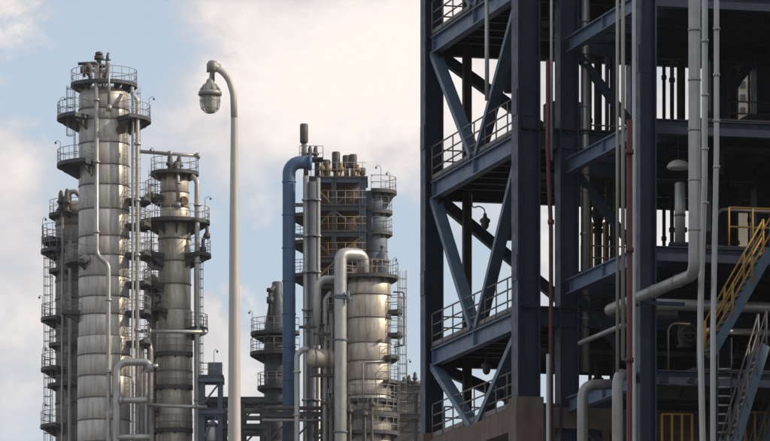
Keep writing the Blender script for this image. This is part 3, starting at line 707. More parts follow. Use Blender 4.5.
# ================================================================== STREET LAMP
d = 67.0
sl = thing('street_lamp', 'grey gooseneck street lamp with caged glass lantern, alone in the foreground', 'street lamp', (fx(234.3, d), d, 0))
b = MB(); zt = fz(118, d)
b.lathe([(.098, 0), (.088, fz(441, d)), (.078, fz(340, d)), (.064, fz(220, d)), (.046, zt)], (fx(234.3, d), d, 0), 20); b.build('pole', 'lamp_pole', sl)
b = MB(); pts = [W(234.3, 122, d), W(233.5, 94, d), W(229, 79, d), W(221, 70, d), W(213, 67.5, d)]
b.tube(pts, .045, 16, .3); b.build('gooseneck_arm', 'lamp_pole', sl)
b = MB(); b.lathe([(.24, 0), (.24, .04), (.12, .06), (.12, .3), (.098, .32)], (fx(234.3, d), d, 0.004), 20); b.build('base_plate', 'lamp_pole', sl)
b = MB(); p = W(212.5, 66.5, d); b.lathe([(0, .085), (.055, .07), (.075, .02), (.07, -.04), (.045, -.075), (.03, -.09), (.03, -.2), (0, -.2)], p, 14); b.tube([p + V(-.05, -.03, 0), p + V(.1, .02, -.02)], .055, 10); b.tube([p + V(-.06, 0, .04), p + V(-.06, 0, -.08)], .02, 6); b.build('knuckle', 'lamp_casting', sl)
p = W(210, 82, d)
b = MB(); b.tube([W(212, 70, d), W(211, 80, d), p], .028, 8, .05); b.build('neck', 'lamp_casting', sl)
H = lambda y: fz(y, d) - p.z
b = MB(); b.lathe([(0, H(79)), (.035, H(79)), (.05, H(81)), (.055, H(83)), (.095, H(85.5)), (.115, H(88)), (.125, H(90.5)), (.155, H(92)), (.158, H(95.5)), (.125, H(96.3)), (0, H(96))], p, 24); hs = b.build('lamp_housing', 'lamp_casting', sl)
b = MB()
for k in range(10):
    a = 2 * math.pi * k / 10; e = V(math.cos(a), math.sin(a), 0); b.bar(p + e * .07 + UP * H(84.5), p + e * .128 + UP * H(90.5), .012, .03)
b.build('cooling_fin', 'lamp_casting', hs)
b = MB(); b.lathe([(.118, H(96)), (.124, H(100)), (.12, H(105)), (.098, H(109)), (.06, H(111.5)), (0, H(112.3))], p, 24); b.build('glass_globe', 'lamp_glass', sl)
b = MB(); b.lathe([(0, 0), (.03, 0), (.035, -.06), (.05, -.12), (.05, -.19), (.03, -.23), (0, -.24)], p + UP * H(96), 12); b.build('bulb', 'dome_white', sl)
b = MB()
for k in range(8):
    a = 2 * math.pi * k / 8 + .2; e = V(math.cos(a), math.sin(a), 0)
    b.tube([p + e * r_ + UP * H(y_) for r_, y_ in ((.13, 95.5), (.136, 100), (.132, 105), (.11, 109.5), (.065, 112.6), (.0, 113.6))], .0055, 5)
for r_, y_ in ((.136, 101), (.118, 108.4)): b.tube([p + V(math.cos(a) * r_, math.sin(a) * r_, H(y_)) for a in [2 * math.pi * k / 20 for k in range(21)]], .0055, 5)
b.build('wire_guard', 'lamp_casting', sl)

# ================================================================== NAVY STEEL STRUCTURES (near right)
AX = Vector((-1285, FPX, 0)).normalized(); BX = Vector((AX.y, -AX.x, 0))
C1 = Vector((4.43, 157.1, 0))
def S(a, b, h=0): return C1 + AX * a + BX * b + UP * (EYE + h)

def hcol(parent, a, b, top, w, m_='navy', splices=(), z0=0.0):
    p = C1 + AX * a + BX * b
    mb = MB(); mb.ibeam((p.x, p.y, z0), (p.x, p.y, EYE + top), w, w, .05, .06, BX)
    o = mb.build('column', m_, parent)
    for h in splices:
        mb = MB(); q = p + UP * (EYE + h)
        mb.box(q - BX * (w / 2 + .012), .024, w * .8, .8, BX)
        mb.box(q - AX * (.03 + .012), .022, w * .7, .8, AX)
        mb.build('splice_plate', m_, o)
    return o
_RP = {}
def line_rail(parent, p0, p1, h=1.1, m_='rail_dark', step=1.5, rows=(1.0, .66, .33), rad=.026, toe=True):
    p0 = Vector(p0); p1 = Vector(p1); n = max(1, round((p1 - p0).length / step)); mb = MB()
    for rw in rows: mb.tube([p0 + UP * h * rw, p1 + UP * h * rw], rad, 6)
    if toe: mb.bar(p0 + UP * .08, p1 + UP * .08, .012, .15)
    r = mb.build('railing', m_, parent)
    key = (h, m_, rad)
    if key not in _RP:
        t = MB(); t.tube([(0, 0, 0), (0, 0, h)], rad * 1.05, 6); me = t.mesh('post'); me.materials.append(M[m_]); _RP[key] = me
    for k in range(n + 1): piece('post', _RP[key], r, p0.lerp(p1, k / n))
    return r

# ---------- rear structure (with the V braced left face)
rs = thing('navy_steel_structure', 'dark navy multi-storey steel frame with V braced left face and railed decks', 'steel structure', C1)
LL = [35.2, 30.07, 25.2, 19.6]            # undersides of the level beams
DA, DB = 11.45, 6.3; REAR_B = (0, 7.2, 14.4, 18.9)
for bi, b_ in enumerate((0, DB, 2 * DB, 3 * DB)):
    hcol(rs, 0, b_, 41, .74 if bi == 0 else .6, splices=(26.6, 21.4, 31.6) if bi == 0 else ())
    hcol(rs, DA, REAR_B[bi], 41, .64 if bi == 0 else .6, splices=(27.3, 22.4) if bi == 0 else ())
for h in LL:
    zc = h + .28
    for b_ in (0, DB, 2 * DB, 3 * DB):
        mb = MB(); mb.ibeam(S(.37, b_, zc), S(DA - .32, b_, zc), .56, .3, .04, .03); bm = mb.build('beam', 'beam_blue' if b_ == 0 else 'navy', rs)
        if b_ == 0:
            for k in (.02, .5, .98):
                q = S(.37 + (DA - .7) * k, b_, zc); sp = MB(); sp.box(q, .04, .296, .47, AX); sp.build('stiffener', 'beam_blue', bm)
    for a_, row in ((0, (0, DB, 2 * DB, 3 * DB)), (DA, REAR_B)):
        for b0, b1 in zip(row[:-1], row[1:]):
            mb = MB(); mb.ibeam(S(a_, b0 + .37, zc - .01), S(a_, b1 - .31, zc - .01), .52, .28, .035, .03); mb.build('beam', 'navy', rs)
    # joists and deck plates
    for k in range(1, 9):
        a_ = DA * k / 9; mb = MB(); mb.ibeam(S(a_, .17, h + .38), S(a_, 3 * DB - .2, h + .38), .3, .16, .02, .015); mb.build('joist', 'navy', rs)
    for k in range(12):
        b0 = -.16 + (3 * DB + .3) * k / 12; b1 = -.16 + (3 * DB + .3) * (k + 1) / 12 - .02
        mb = MB(); p0 = S(DA / 2, b0, h + .60); p1 = S(DA / 2, b1, h + .60); mb.prism([(-DA / 2 - .2, -.03), (DA / 2 + .2, -.03), (DA / 2 + .2, .03), (-DA / 2 - .2, .03)], p0, p1); mb.build('deck_plate', 'deck_plate', rs)
    hd_ = h + .63
    line_rail(rs, S(.45, -.1, hd_), S(DA - .4, -.1, hd_), m_='rail_brown', step=1.27)
    line_rail(rs, S(DA + .1, .4, hd_), S(DA + .1, 3 * DB - .4, hd_), step=1.57)
    line_rail(rs, S(-.1, DB + .4, hd_), S(-.1, 3 * DB - .4, hd_), step=1.57)
def brace(parent, p0, p1, w, m_, up, dp=None):
    mb = MB(); mb.bar(p0, p1, w, dp or w, up); o = mb.build('brace', m_, parent); return o
lows = LL[1:] + [16.4]
for i, (h, hb) in enumerate(zip(LL, lows)):
    t_ = hb + .64
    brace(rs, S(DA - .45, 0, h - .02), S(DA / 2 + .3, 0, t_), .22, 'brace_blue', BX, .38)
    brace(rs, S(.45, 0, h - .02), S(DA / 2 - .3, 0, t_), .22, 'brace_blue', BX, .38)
    mb = MB(); mb.box(S(DA / 2, 0, t_ + .12), 1.3, .05, .5, AX); mb.build('gusset', 'navy', rs)
    for a_ in (.5, DA - .55):
        mb = MB(); mb.box(S(a_, 0, h - .2), .55, .05, .5, AX); mb.build('gusset', 'navy', rs)
    brace(rs, S(DA, .4, h - .05), S(DA, 7.2 - .35, t_), .34, 'navy', AX)
    brace(rs, S(DA, 14.4 - .4, h - .05), S(DA, 7.2 + .35, t_), .3, 'navy', AX)
# fireproofed foot and concrete level below
h = 16.4
for a_, b_, w in [(0, 0, .9), (DA, 0, .8)] + [(0, k * DB, .75) for k in (1, 2, 3)] + [(DA, k, .75) for k in REAR_B[1:]]:
    p = C1 + AX * a_ + BX * b_; mb = MB(); mb.bar((p.x, p.y, 0), (p.x, p.y, EYE + h + .95), w, w, BX); mb.build('fireproof_casing', 'fireproofing', rs)
for b_ in (0, DB, 2 * DB, 3 * DB):
    mb = MB(); mb.bar(S(.42, b_, h + .35), S(DA - .4, b_, h + .35), .42, .7); mb.build('concrete_beam', 'fireproofing', rs)
for a_ in (0, DA):
    for b0 in (0, DB, 2 * DB): mb = MB(); mb.bar(S(a_, b0 + .4, h + .34), S(a_, b0 + DB - .4, h + .34), .42, .66); mb.build('concrete_beam', 'fireproofing', rs)
mb = MB(); p0 = S(DA / 2, -.1, h + .76); p1 = S(DA / 2, 3 * DB, h + .76); mb.prism([(-DA / 2, -.05), (DA / 2, -.05), (DA / 2, .05), (-DA / 2, .05)], p0, p1); mb.build('deck_slab', 'fireproofing', rs)
line_rail(rs, S(.5, -.1, h + .8), S(DA - .45, -.1, h + .8), m_='rail_brown', step=1.3); line_rail(rs, S(DA + .05, .45, h + .8), S(DA + .05, 3 * DB - .4, h + .8), step=1.57)
h = 10.5
for b_ in (0, DB, 2 * DB, 3 * DB): mb = MB(); mb.bar(S(.42, b_, h + .35), S(DA - .4, b_, h + .35), .42, .7); mb.build('concrete_beam', 'fireproofing', rs)

# ---------- front structure
fs = thing('navy_steel_structure', 'dark navy steel frame nearest the camera at right, carrying the grey risers', 'steel structure', S(0, 1.34, -EYE))
FL = [32.2, 28.2, 24.4, 20.6, 16.9, 12.8]
FA, FB = -8.3, 6.5; B0 = 1.34
for bi in range(4):
    hcol(fs, 0, B0 + FB * bi, 38, .62); hcol(fs, FA, B0 + FB * bi, 38, .52 if bi == 0 else .5, splices=(26.6,) if bi == 0 else ())
for h in FL:
    zc = h + .23
    for bi in range(4):
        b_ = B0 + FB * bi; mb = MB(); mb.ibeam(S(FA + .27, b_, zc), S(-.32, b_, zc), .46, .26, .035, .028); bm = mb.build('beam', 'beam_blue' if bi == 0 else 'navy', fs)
        if bi == 0:
            for k in (.5,): q = S(FA + .27 + 7.7 * k, b_, zc); sp = MB(); sp.box(q, .035, .256, .385, AX); sp.build('stiffener', 'beam_blue', bm)
    for bi in range(3):
        for a_, w_ in ((0, .31), (FA, .26)):
            mb = MB(); mb.ibeam(S(a_, B0 + FB * bi + w_, zc - .01), S(a_, B0 + FB * (bi + 1) - w_, zc - .01), .44, .24, .03, .025); mb.build('beam', 'navy', fs)
    for k in range(1, 6):
        a_ = FA * k / 6; mb = MB(); mb.ibeam(S(a_, B0 + .15, h + .33), S(a_, B0 + 3 * FB - .2, h + .33), .22, .14, .018, .014); mb.build('joist', 'navy', fs)
    # openings are left in the deck for the risers: plates are laid strip by strip
    n = 13
    for k in range(n):
        w_ = 3 * FB / n; b0 = B0 - .1 + w_ * k; b1 = b0 + w_ - .02
        if k == 0: continue
        mb = MB(); p0 = S(FA / 2, b0, h + .49); p1 = S(FA / 2, b1, h + .49); mb.prism([(FA / 2 - .1, -.025), (-FA / 2 + .1, -.025), (-FA / 2 + .1, .025), (FA / 2 - .1, .025)], p0, p1); mb.build('deck_plate', 'deck_plate', fs)
    if h in (24.4, 20.6): line_rail(fs, S(.1, B0 + .5, h + .52), S(.1, B0 + 3 * FB - .3, h + .52), step=1.5)
for i, (h, hb) in enumerate(zip(FL[:-1], FL[1:])):
    brace(fs, S(0, B0 + .4, h - .05), S(0, B0 + FB / 2 - .2, hb + .56), .24, 'navy', AX)
    brace(fs, S(0, B0 + FB - .4, h - .05), S(0, B0 + FB / 2 + .2, hb + .56), .24, 'navy', AX)
    brace(fs, S(0, B0 + 2 * FB - .4, h - .05), S(0, B0 + FB + .4, hb + .56), .24, 'navy', AX)
    brace(fs, S(FA + .3, B0 + 2 * FB, h - .05), S(-.3, B0 + 2 * FB, hb + .56), .22, 'navy', BX)

# ---------- posts, risers and lines in and on the structures
def vpipe(name, label, px, d, y0, y1, r, m_, **k):
    z0 = fz(y1, d) if y1 is not None else .05
    pts = [(fx(px, d), d, z0), (fx(px, d), d, fz(y0, d))]
    return pipe_thing(name, label, pts, r, m_, **k)
# (a, b) of a point seen at px on a line of constant a
def b_at(px, a):
    k = (px - 385) / FPX; p = C1 + AX * a
    return (k * p.y - p.x) / (BX.x - k * BX.y)
q = C1 + AX * (DA - .5) + BX * b_at(467, DA - .5)
mb = MB(); mb.ibeam((q.x, q.y, 0), (q.x, q.y, 41), .27, .27, .03, .03, BX); tag(mb.build('steel_post', 'brown_post', None, (q.x, q.y, 0)), 'slim brown steel post behind the V braces of the navy structure', 'post')
q = C1 + AX * 3.2 + BX * b_at(487, 3.2)
pipe_thing('conduit_riser', 'short pale riser hanging below the topmost deck behind the V braces', [(q.x, q.y, EYE + 27.2), (q.x, q.y, EYE + 30.4)], .07, 'pipe_light')
top = -70
# big riser that turns and runs along the left face
dd = 143.7; p = W(694.5, 274, dd)
e_ = p + AX * 8.6
pts = [(p.x, p.y, fz(-80, dd)), p, e_, e_ + BX * 2.2]
bp = thing('grey_riser_pipe', 'fat grey riser that elbows left and runs along the beam in front', 'pipe', (p.x, p.y, p.z - .2))
b = MB(); b.tube(pts, .175, 16, .36); b.build('run', 'pipe_grey', bp)
for y in (-20, 30, 80, 130, 180, 230):
    b = MB(); b.lathe([(.16, -.03), (.19, -.03), (.19, .03), (.16, .03)], W(694.5, y, dd), 16); b.build('joint_band', 'pipe_grey', bp)
for k in (1.6, 3.8, 6.0):
    b = MB(); b.lathe([(.16, -.03), (.19, -.03), (.19, .03), (.16, .03)], p + AX * k, 16, True, axis=AX); b.build('joint_band', 'pipe_grey', bp)
b = MB(); q = p + AX * 5.0; b.bar(q - UP * .2 - BX * .1, q - UP * .2 + BX * 1.3, .14, .1); b.build('support_arm', 'navy', bp)
dd = 145.1
pipe_thing('grey_riser_pipe', 'middle one of three slim grey risers, with a slight jog low down', [(fx(703, dd), dd, .05), W(703, 460, dd), W(700, 320, dd), W(704.5, 180, dd), (fx(705, dd), dd, fz(-80, dd))], .09, 'pipe_light', 30, clamps=(W(705, 230, dd), W(705, -40, dd), 5))
dd = 144.6
pipe_thing('grey_riser_pipe', 'rightmost pale riser running straight from top to bottom of the frame', [(fx(713, dd), dd, .05), W(713, 330, dd), W(716.5, 150, dd), (fx(716.5, dd), dd, fz(-80, dd))], .08, 'pipe_light', 40, clamps=(W(716.5, 190, dd), W(716.5, -40, dd), 5))
dd = 157.6
pipe_thing('grey_riser_pipe', 'grey riser behind the sloping blue beams, next to the second navy column', [W(585, 372, dd), (fx(585, dd), dd, fz(-80, dd))], .135, 'pipe_metal', clamps=(W(585, 340, dd), W(585, 0, dd), 8))
dd = 148.0
vpipe('cream_conduit', 'thin cream conduit, left of the pair before the third navy column', 617.5, dd, -80, 372, .05, 'cream_pipe')
vpipe('cream_conduit', 'thin cream conduit, right of the pair, beside the red pipe', 623, dd, -80, 360, .06, 'cream_pipe')
vpipe('cream_conduit', 'thin pale conduit running full height against the third navy column', 634, dd, -80, None, .06, 'pipe_light')
vpipe('red_pipe', 'dark red fire water pipe left of the third navy column', 629.5, 147.4, 120, None, .085, 'red_pipe', flanges=[(W(629.5, 152, 147.4), UP), (W(629.5, 250, 147.4), UP), (W(629.5, 360, 147.4), UP)])
pipe_thing('red_pipe', 'dark red pipe in the gap between first and second navy columns', [(fx(552, 155.7), 155.7, .05), W(551, 230, 155.7), W(548, 150, 155.7), (fx(548, 155.7), 155.7, fz(60, 155.7))], .07, 'red_pipe', 2.0, flanges=[(W(551, 222, 155.7), UP)])
vpipe('capped_standpipe', 'pale capped standpipe beside the red pipe between two navy columns', 548.5, 155.1, 354, None, .07, 'pipe_light')
vpipe('thin_conduit', 'thin grey conduit high in the gap between first and second navy columns', 551.5, 156.3, -80, 160, .05, 'pipe_metal')
vpipe('teal_conduit', 'thin teal conduit behind the sloping beams between second and third navy columns', 607, 161.3, -80, 262, .07, 'teal_pipe')
# hooked pipes at the bottom
dd = 152.1
pipe_thing('hooked_pipe', 'grey pipe rising from below and hooking right, at frame bottom by second navy column', [(fx(582.5, dd), dd, .05), W(582.5, 385, dd), W(618, 384, dd + .4)], .165, 'pipe_grey', .4, 14)
dd = 148.4
pipe_thing('hooked_pipe', 'grey pipe hooking back at frame bottom, just left of red pipe', [(fx(617.5, dd), dd, .05), W(617.5, 373, dd), W(617.5, 373, dd) + BX * .9 + AX * 1.2], .165, 'pipe_grey', .4, 14)
dd = 154.3
e0 = W(580, 343, dd); pipe_thing('sloping_pipe', 'slim grey pipe running along the left face above the hooked pipes', [e0, e0 - AX * 4.6], .075, 'pipe_grey')
# large lines inside
dd = 151.4
p0 = W(655, 304, dd) - BX * 1.0; pipe_thing('header_pipe', 'grey header running level behind the big riser elbow', [p0, p0 + BX * 11], .17, 'pipe_grey')
p0 = W(655, 384, dd); pipe_thing('insulated_header', 'fat dark insulated header running level low behind the risers', [p0 - BX * .6, p0 + BX * 14], .42, 'dark_insulation', seg=20, clamps=(p0, p0 + BX * 13, 9))
p0 = W(560, 352, 160.7); pipe_thing('insulated_header', 'dark insulated line level between second and third navy columns', [p0, p0 + BX * 6], .22, 'dark_insulation')
# pale cylinder and dome lamp inside the right bay
q = W(680, 246, 153.6); cv = thing('pale_cylinder', 'pale upright cylinder standing on a deck left of the fat riser', 'vessel', q)
b = MB(); hh = fz(184, 153.6) - q.z; b.lathe([(0, 0), (.165, 0), (.165, hh), (.1, hh + .06), (0, hh + .07)], q, 18); b.build('shell', 'pipe_light', cv)
b = MB(); b.box(q + V(0, 0, .03), .7, .6, .1); b.build('base_plate', 'navy', cv)
b = MB(); b.lathe([(.16, .9), (.175, .9), (.175, .98), (.16, .98)], q, 18); b.build('strap', 'strap', cv)
def dome_lamp(label, p, r, hang, m_='dome_white'):
    t = thing('dome_lamp', label, 'lamp', p)
    b = MB(); b.lathe([(r, 0), (r * .97, r * .15), (r * .8, r * .42), (r * .5, r * .6), (r * .15, r * .68), (0, r * .68)], p, 20)
    b.lathe([(r, 0), (r * .9, -.03), (0, -.05)], p, 20); b.build('shade', m_, t)
    b = MB(); b.tube([p + UP * r * .6, p + UP * hang], .03, 6); b.build('hanger', 'navy', t); return t
dome_lamp('pale dome lamp hanging under a deck behind the fat grey riser', W(678.5, 168, 152.1), .36, fz(150, 152.1) - fz(168, 152.1) + .4)
# arm lamps under the decks of the V braced face
def arm_lamp(label, p, r, arm):
    t = thing('arm_lamp', label, 'lamp', p)
    b = MB(); b.lathe([(0, .26), (.05, .25), (.07, .12), (.16, .06), (.18, 0), (.16, -.05)], p, 14); b.build('lamp_housing', 'lamp_bronze', t)
    b = MB(); b.lathe([(.13, -.04), (.13, -.16), (.08, -.26), (0, -.29)], p, 14); b.build('glass_globe', 'dome_white' if r else 'lamp_bronze', t)
    b = MB(); b.tube([p + UP * .25] + [p + v for v in arm], .022, 6, .15); b.build('arm', 'lamp_bronze', t); return t
p = W(485, 221, 163.6); arm_lamp('small curved arm lamp hanging below the middle deck behind V braces', p, 0, (V(-.02, 0, .4), V(-.2, .05, .5), V(-.42, .1, .42), V(-.42, .1, .9)))
p = W(486.5, 366, 163.6); arm_lamp('small lamp hanging below the lower deck behind V braces', p, 0, (V(0, 0, .6), V(0, 0, .85)))
# big dark vessels filling the bays at right
for i, (px, dd_, r) in enumerate(((727, 164.0, .38), (790, 163.6, .8))):
    q = W(px, 0, dd_); t = thing('reactor_vessel', ('dark insulated reactor behind the yellow stairs, the left one', 'dark insulated reactor at the right frame edge')[i], 'vessel', (q.x, q.y, 0))
    zz = [.1 + 1.9 * k for k in range(20)]
    courses(t, (q.x, q.y), zz, lambda z: r, 'dark_insulation', .1, True, 24)
q = S(5.2, 4.2, 19.6 + .66)
def hdrum(label, p, ax, r, ln, m_='dark_insulation'):
    t = thing('process_drum', label, 'vessel', p); ax = Vector(ax).normalized(); c = p + UP * (r + .35)
    b = MB(); b.lathe([(0, 0), (r * .6, .08), (r * .9, .22), (r, .4), (r, ln - .4), (r * .9, ln - .22), (r * .6, ln - .08), (0, ln)], c, 24, True, axis=ax); b.build('shell', m_, t)
    for k in (.25, .75):
        b = MB(); b.box(c + ax * ln * k - UP * (r * .5 + .35 - .17), .2, r * 1.5, r + .3, ax); b.build('saddle', 'navy', t)
    return t
hdrum('dark horizontal drum on lower deck behind second navy column', S(5.6, 3.0, 19.6 + .63), BX, .8, 4.6)
hdrum('dark horizontal drum on a deck right of the pale cylinder', S(6.5, 6.9, 19.6 + .63), BX, .9, 5)
hdrum('dark horizontal drum low behind the insulated header', S(4.0, 5.0, 16.4 + .81), BX, .8, 8)
hdrum('dark horizontal drum near the top behind the three risers', S(4.5, 9.0, 30.07 + .63), BX, 1.2, 8)
# cabinets and pumps on decks
def cabinet(label, p, w, dp, h, m_='dark_insulation'):
    t = thing('equipment_cabinet', label, 'cabinet', p); b = MB(); b.box(p + UP * (h / 2 + .08), w, dp, h, BX); b.build('body', m_, t)
    b = MB(); b.box(p + UP * .04, w * .9, dp * .9, .08, BX); b.build('plinth', 'navy', t)
    b = MB(); b.box(p + UP * (h * .55) - AX * (dp / 2 + .02), w * .8, .03, h * .7, BX); b.build('door', m_, t)
    return t
cabinet('dark cabinet on upper deck between second and third navy columns', S(6.6, 3.2, 25.2 + .63), 1.2, .8, 1.9)
cabinet('dark cabinet on middle deck right of the three risers', S(-1.2, 9.6, 20.6 + .52), 2.4, 1.0, 1.7)
cabinet('dark cabinet on the upper deck behind the rightmost riser', S(-1.0, 7.3, 24.4 + .52), .9, .8, 1.3)

# ---------- stairs with yellow rails at the right
def stair(label, p0, p1, w, side, rail_m='yellow_paint', n=None):
    """flight from p0 up to p1, treads across the side direction"""
    p0, p1 = Vector(p0), Vector(p1); t = thing('steel_stair', label, 'stair', p0); run = (p1 - p0); n = n or max(3, int(run.z / .21))
    side = Vector(side).normalized()
    for s in (0, w):
        mb = MB(); mb.bar(p0 + side * s, p1 + side * s, .05, .28); mb.build('stringer', 'brace_blue', t)
    for k in range(n):
        q = p0 + run * ((k + .5) / n) + side * w / 2; mb = MB(); mb.box(q, w - .06, .24, .035, side); mb.build('tread', 'rail_dark', t)
    for s in (0, w):
        mb = MB()
        for hh in (1.0, .52): mb.tube([p0 + side * s + UP * hh, p1 + side * s + UP * hh], .028, 6)
        hr = mb.build('handrail', rail_m, t); m_ = max(2, int(run.length / .95))
        for k in range(m_ + 1):
            q = p0 + side * s + run * (k / m_); pm = MB(); pm.tube([q, q + UP * 1.02], .045, 6); pm.build('post', rail_m, hr)
    return t
sd_ = AX
stair('upper stair flight with blue stringers and yellow handrails, right of the three risers', W(713, 352, 147.6), W(771, 250, 148.6), .75, sd_)
stair('lower steep stair with dark treads at the bottom right', W(728, 470, 148.2), W(766, 345, 149.0), .75, sd_, 'rail_dark')
stair('long stair flight with dark rails at the bottom right corner', W(748, 500, 152.6), W(803, 340, 154.0), .8, sd_, 'rail_dark')
ld = thing('ladder', 'pale rung ladder right of the rightmost riser at the bottom', 'ladder', (fx(724.5, 149.3), 149.3, 14.9))
b = MB()
for s_ in (-.2, .2): b.tube([(fx(724.5, 149.3) + s_, 149.3, 14.6), (fx(724.5, 149.3) + s_, 149.3, fz(338, 149.3))], .03, 6)
b.build('stile', 'navy', ld)
for k in range(16): b = MB(); z = 14.9 + .27 * k; b.tube([(fx(724.5, 149.3) - .2, 149.3, z), (fx(724.5, 149.3) + .2, 149.3, z)], .035, 6); b.build('rung', 'rail_steel', ld)
line_rail(fs, S(FA - .1, b_at(729, FA - .1), 20.6 + .52), S(FA - .1, B0 + 2 * FB, 20.6 + .52), h=1.15, m_='yellow_paint', step=.75, rows=(1.0, .5), rad=.03, toe=False)
# yellow guards on the lower platform
def guard(label, px0, px1, ytop, ybot, d):
    t = thing('yellow_guard', label, 'guard rail', W((px0 + px1) / 2, ybot, d), 'yellow guards'); mb = MB()
    for yy in (ytop, ytop * .62 + ybot * .38, ytop * .3 + ybot * .7): mb.tube([W(px0, yy, d), W(px1, yy, d)], .035, 6)
    mb.build('rail', 'yellow_paint', t)
    for k in range(4): mb = MB(); px = px0 + (px1 - px0) * k / 3; mb.bar(W(px, ytop, d), W(px, ybot, d), .07); mb.build('post', 'yellow_paint', t)
hb_ = HOR - 13.32 * FPX / 151.4
guard('yellow guard frame low between third navy column and fat header', 662, 692, 414, hb_, 151.4)
guard('yellow guard frame in the bottom right corner', 745, 775, 412, HOR - 13.32 * FPX / 153.7, 153.7)
dd = 158.0
for px, lab in ((592, 'yellow post left, above the lower sloping beam behind second navy column'), (604, 'yellow post right, above the lower sloping beam behind second navy column')):
    z = EYE + 20.6 + .5; mb = MB(); x = fx(px, dd); mb.bar((x, dd, z), (x, dd, z + 1.9), .08); mb.box((x, dd, z + .02), .2, .2, .03); tag(mb.build('yellow_post', 'yellow_paint', None, (x, dd, z)), lab, 'post', 'yellow posts')
# process clutter through the bays: hung lines, cable trays, drops, valves
def S2(a, b, h): return S(a, b, h)
names_ = {30.07: 'topmost', 25.2: 'upper', 19.6: 'lower'}
for h in (30.07, 25.2, 19.6):
    t = thing('cable_tray', 'dark cable tray hung under the %s deck of the V braced structure' % names_[h], 'cable tray', S(3.0, 1.0, h - .45))
    b = MB()
    for o_ in (-.25, .25): b.bar(S(3.0 + o_, .6, h - .38), S(3.0 + o_, 18, h - .38), .03, .14)
    b.build('side_rail', 'rail_dark', t)
    for k in range(24):
        b = MB(); q = S(3.0, .8 + .72 * k, h - .42); b.box(q, .5, .05, .03, AX); b.build('rung', 'rail_dark', t)
    for k in range(6):
        b = MB(); q = S(3.0, 1.6 + 3 * k, h); b.bar(q - UP * .4, q + UP * .22, .03); b.build('hanger', 'rail_dark', t)
    for j, (a_, r_, m_) in enumerate(((5.2, .16, 'dark_insulation'), (5.9, .1, 'brown_post'), (8.2, .2, 'dark_insulation'))):
        p0 = S(a_, 1.0 + .4 * j, h - .1 - r_); p1 = S(a_, 18, h - .1 - r_)
        pipe_thing('hung_pipe', '%s dark line hung under the %s deck of the V braced structure' % (('front', 'thin middle', 'rear')[j], names_[h]), [p0 - UP * (1.4 if j == 2 else .02) , p0, p1] if j == 2 else [p0, p1], r_, m_, .3)
rng = random.Random(5)
drops = [(3.5, 590, 'brown_post', .06), (6.0, 598, 'dark_insulation', .13), (7.5, 612, 'dark_insulation', .08), (2.2, 614.5, 'brown_post', .05), (8.5, 664, 'navy', .06), (6.8, 672, 'brown_post', .07), (4.4, 681, 'dark_insulation', .14),
         (5.5, 723, 'dark_insulation', .2), (8.0, 735, 'brown_post', .06), (3.0, 749, 'brown_post', .04), (7.0, 756, 'brown_post', .05), (9.0, 763, 'brown_post', .07)]
where_ = ['thin brown drop just right of the grey riser', 'dark insulated riser behind the sloping beams', 'dark insulated riser left of the third navy column', 'thin brown drop beside the cream conduits', 'thin navy drop right of the third navy column',
          'brown drop between third navy column and pale cylinder', 'dark drop right behind the pale cylinder', 'dark riser right of the rightmost pale riser', 'thin brown drop left of the beige building', 'hair-thin brown drop before the beige building',
          'slim brown drop near the right frame edge', 'thin brown drop at the right frame edge']
for (a_, px, m_, r_), w_ in zip(drops, where_):
    q = C1 + AX * a_ + BX * b_at(px, a_)
    pipe_thing('drop_pipe', w_, [(q.x, q.y, .05), (q.x, q.y, 41)], r_, m_, seg=12, flanges=[((q.x, q.y, EYE + hh + rng.uniform(-.3, .3)), UP) for hh in (29.0, 26.6, 23.6, 21.6, 18.6)])
# kneed lines that branch across the bays
def kneed(label, a, px0, y0, px1, y1, r, m_):
    b0, b1 = b_at(px0, a), b_at(px1, a); h = lambda b, y: (HOR - y) / FPX * (C1 + AX * a + BX * b).y
    h0, h1 = h(b0, y0), h(b1, y1)
    return pipe_thing('branch_line', label, [S(a, b0, h0), S(a, b0, h1), S(a, b1, h1)], r, m_, .25)
kneed('thin pale branch line looping down below the level header', -7.4, 668, 372, 690, 324, .03, 'brown_post')
kneed('grey branch line running right under the level header to the stairs', -7.2, 700, 385, 775, 333, .1, 'pipe_grey')
kneed('dark branch line crossing under the upper right deck', -6.8, 720, 175, 778, 150, .12, 'dark_insulation')
kneed('dark pipe rising to the right frame edge above the yellow stair', -7.9, 716, 260, 775, 212, .06, 'dark_insulation')
def block_valve(label, p, r=.2, m_='dark_insulation'):
    t = thing('block_valve', label, 'valve', p - UP * r * 2.2)
    b = MB(); b.lathe([(r * .5, -r * 2), (r * 1.1, -r * 2), (r * 1.1, -r * 1.6), (r * .7, -r * 1.5), (r, -r * .5), (r, r * .5), (r * .7, r * 1.5), (r * 1.1, r * 1.6), (r * 1.1, r * 2), (r * .5, r * 2)], p, 14); b.build('body', m_, t)
    b = MB(); b.tube([p, p - AX * r * 2.6], r * .3, 8); b.build('stem', m_, t)
    b = MB(); q = p - AX * r * 2.6; b.tube([q + BX * (r * 1.2 * math.cos(x)) + UP * (r * 1.2 * math.sin(x)) for x in [2 * math.pi * k / 14 for k in range(15)]], r * .14, 5); b.bar(q - BX * r * 1.2, q + BX * r * 1.2, r * .16); b.build('handwheel', 'brown_post', t)
    return t
for a_, px, y_, lab in ((6.0, 598, 214, 'dark valve on the insulated riser behind the sloping beams'), (4.4, 681, 150, 'dark valve behind the dome lamp'), (5.5, 723, 232, 'dark valve on the riser beside yellow stair'), (-6.0, 684, 335, 'dark valve under the level header behind the fat riser')):
    q = C1 + AX * a_ + BX * b_at(px, a_); q.z = fz(y_, q.y); block_valve(lab, q)
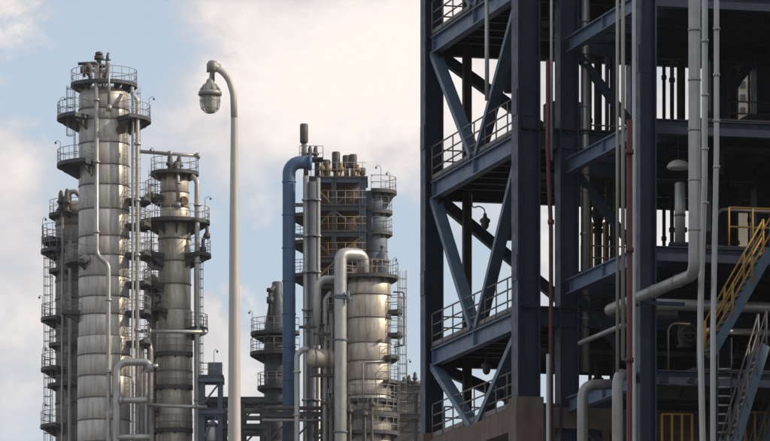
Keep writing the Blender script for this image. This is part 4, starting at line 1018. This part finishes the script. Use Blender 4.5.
for j, (px0, y0, px1, y1, a_) in enumerate(((716, 78, 772, 34, 5.0), (722, 112, 745, 66, 8.6), (718, 176, 770, 148, 1.5))):
    b0, b1 = b_at(px0, a_), b_at(px1, a_); p0, p1 = S(a_, b0), S(a_, b1); p0.z = fz(y0, p0.y); p1.z = fz(y1, p1.y)
    b = MB(); b.ibeam(p0, p1, .26, .2, .03, .02)
    tag(b.build('raking_strut', 'navy', None, (p0.x, p0.y, p0.z)), ('dark raker beam under the topmost right deck', 'steep dark raker beam left of the beige building', 'dark raker beam behind the upper right deck edge')[j], 'strut')
# beige building beyond, seen through the upper bay
d = 214.0
bb = thing('beige_building', 'beige clad plant building glimpsed through the upper right bay', 'building', (fx(756, d), d, 0))
b = MB(); b.box((fx(768, d), d + 3, fz(60, d) / 2), 3.0, 6, fz(60, d)); b.build('wall', 'beige_wall', bb)
b = MB(); b.box((fx(768, d), d + 3, fz(60, d) + .12), 3.3, 6.3, .24); b.build('roof', 'rail_dark', bb)
for y in (72, 85, 98, 111, 124):
    for px in (743, 753, 763): b = MB(); b.box(W(px, y, d - .01), .22, .08, .3); b.build('window', 'window_dark', bb)

# unseen block added right of the frame to shade the navy steelwork
ch = thing('sun_blocker', 'tall grey shade block added just outside the right edge of the frame', 'building', (34, 139, 0))
b = MB(); b.box((34, 139, 23), 20, 12, 46); b.build('wall', 'dark_insulation', ch)
b = MB(); b.box((34, 139, 46.2), 20.8, 12.8, .4); b.build('roof', 'rail_dark', ch)
for k in range(6):
    for j in range(4): b = MB(); b.box((27 + 4.6 * j, 132.98, 5 + 7 * k), 2.2, .1, 1.6); b.build('window', 'window_dark', ch)
for k in range(4):
    b = MB(); b.box((23.9, 139, 6 + 10 * k), .2, 8, 5); b.build('louvre', 'rail_dark', ch)

# ---------- thin summer haze over the works
hz = MB(); hz.box((0, 330, 54.5), 800, 760, 111); ho = hz.build('haze', 'ground'); ho.data.materials.clear()
hm = bpy.data.materials.new('haze'); hm.use_nodes = True; N = hm.node_tree.nodes
for n in list(N):
    if n.type != 'OUTPUT_MATERIAL': N.remove(n)
pv = N.new('ShaderNodeVolumePrincipled'); pv.inputs['Color'].default_value = (.93, .94, .96, 1); pv.inputs['Density'].default_value = .00006; pv.inputs['Anisotropy'].default_value = .3
hm.node_tree.links.new(pv.outputs[0], [n for n in N if n.type == 'OUTPUT_MATERIAL'][0].inputs['Volume'])
ho.data.materials.append(hm); ho['kind'] = 'stuff'
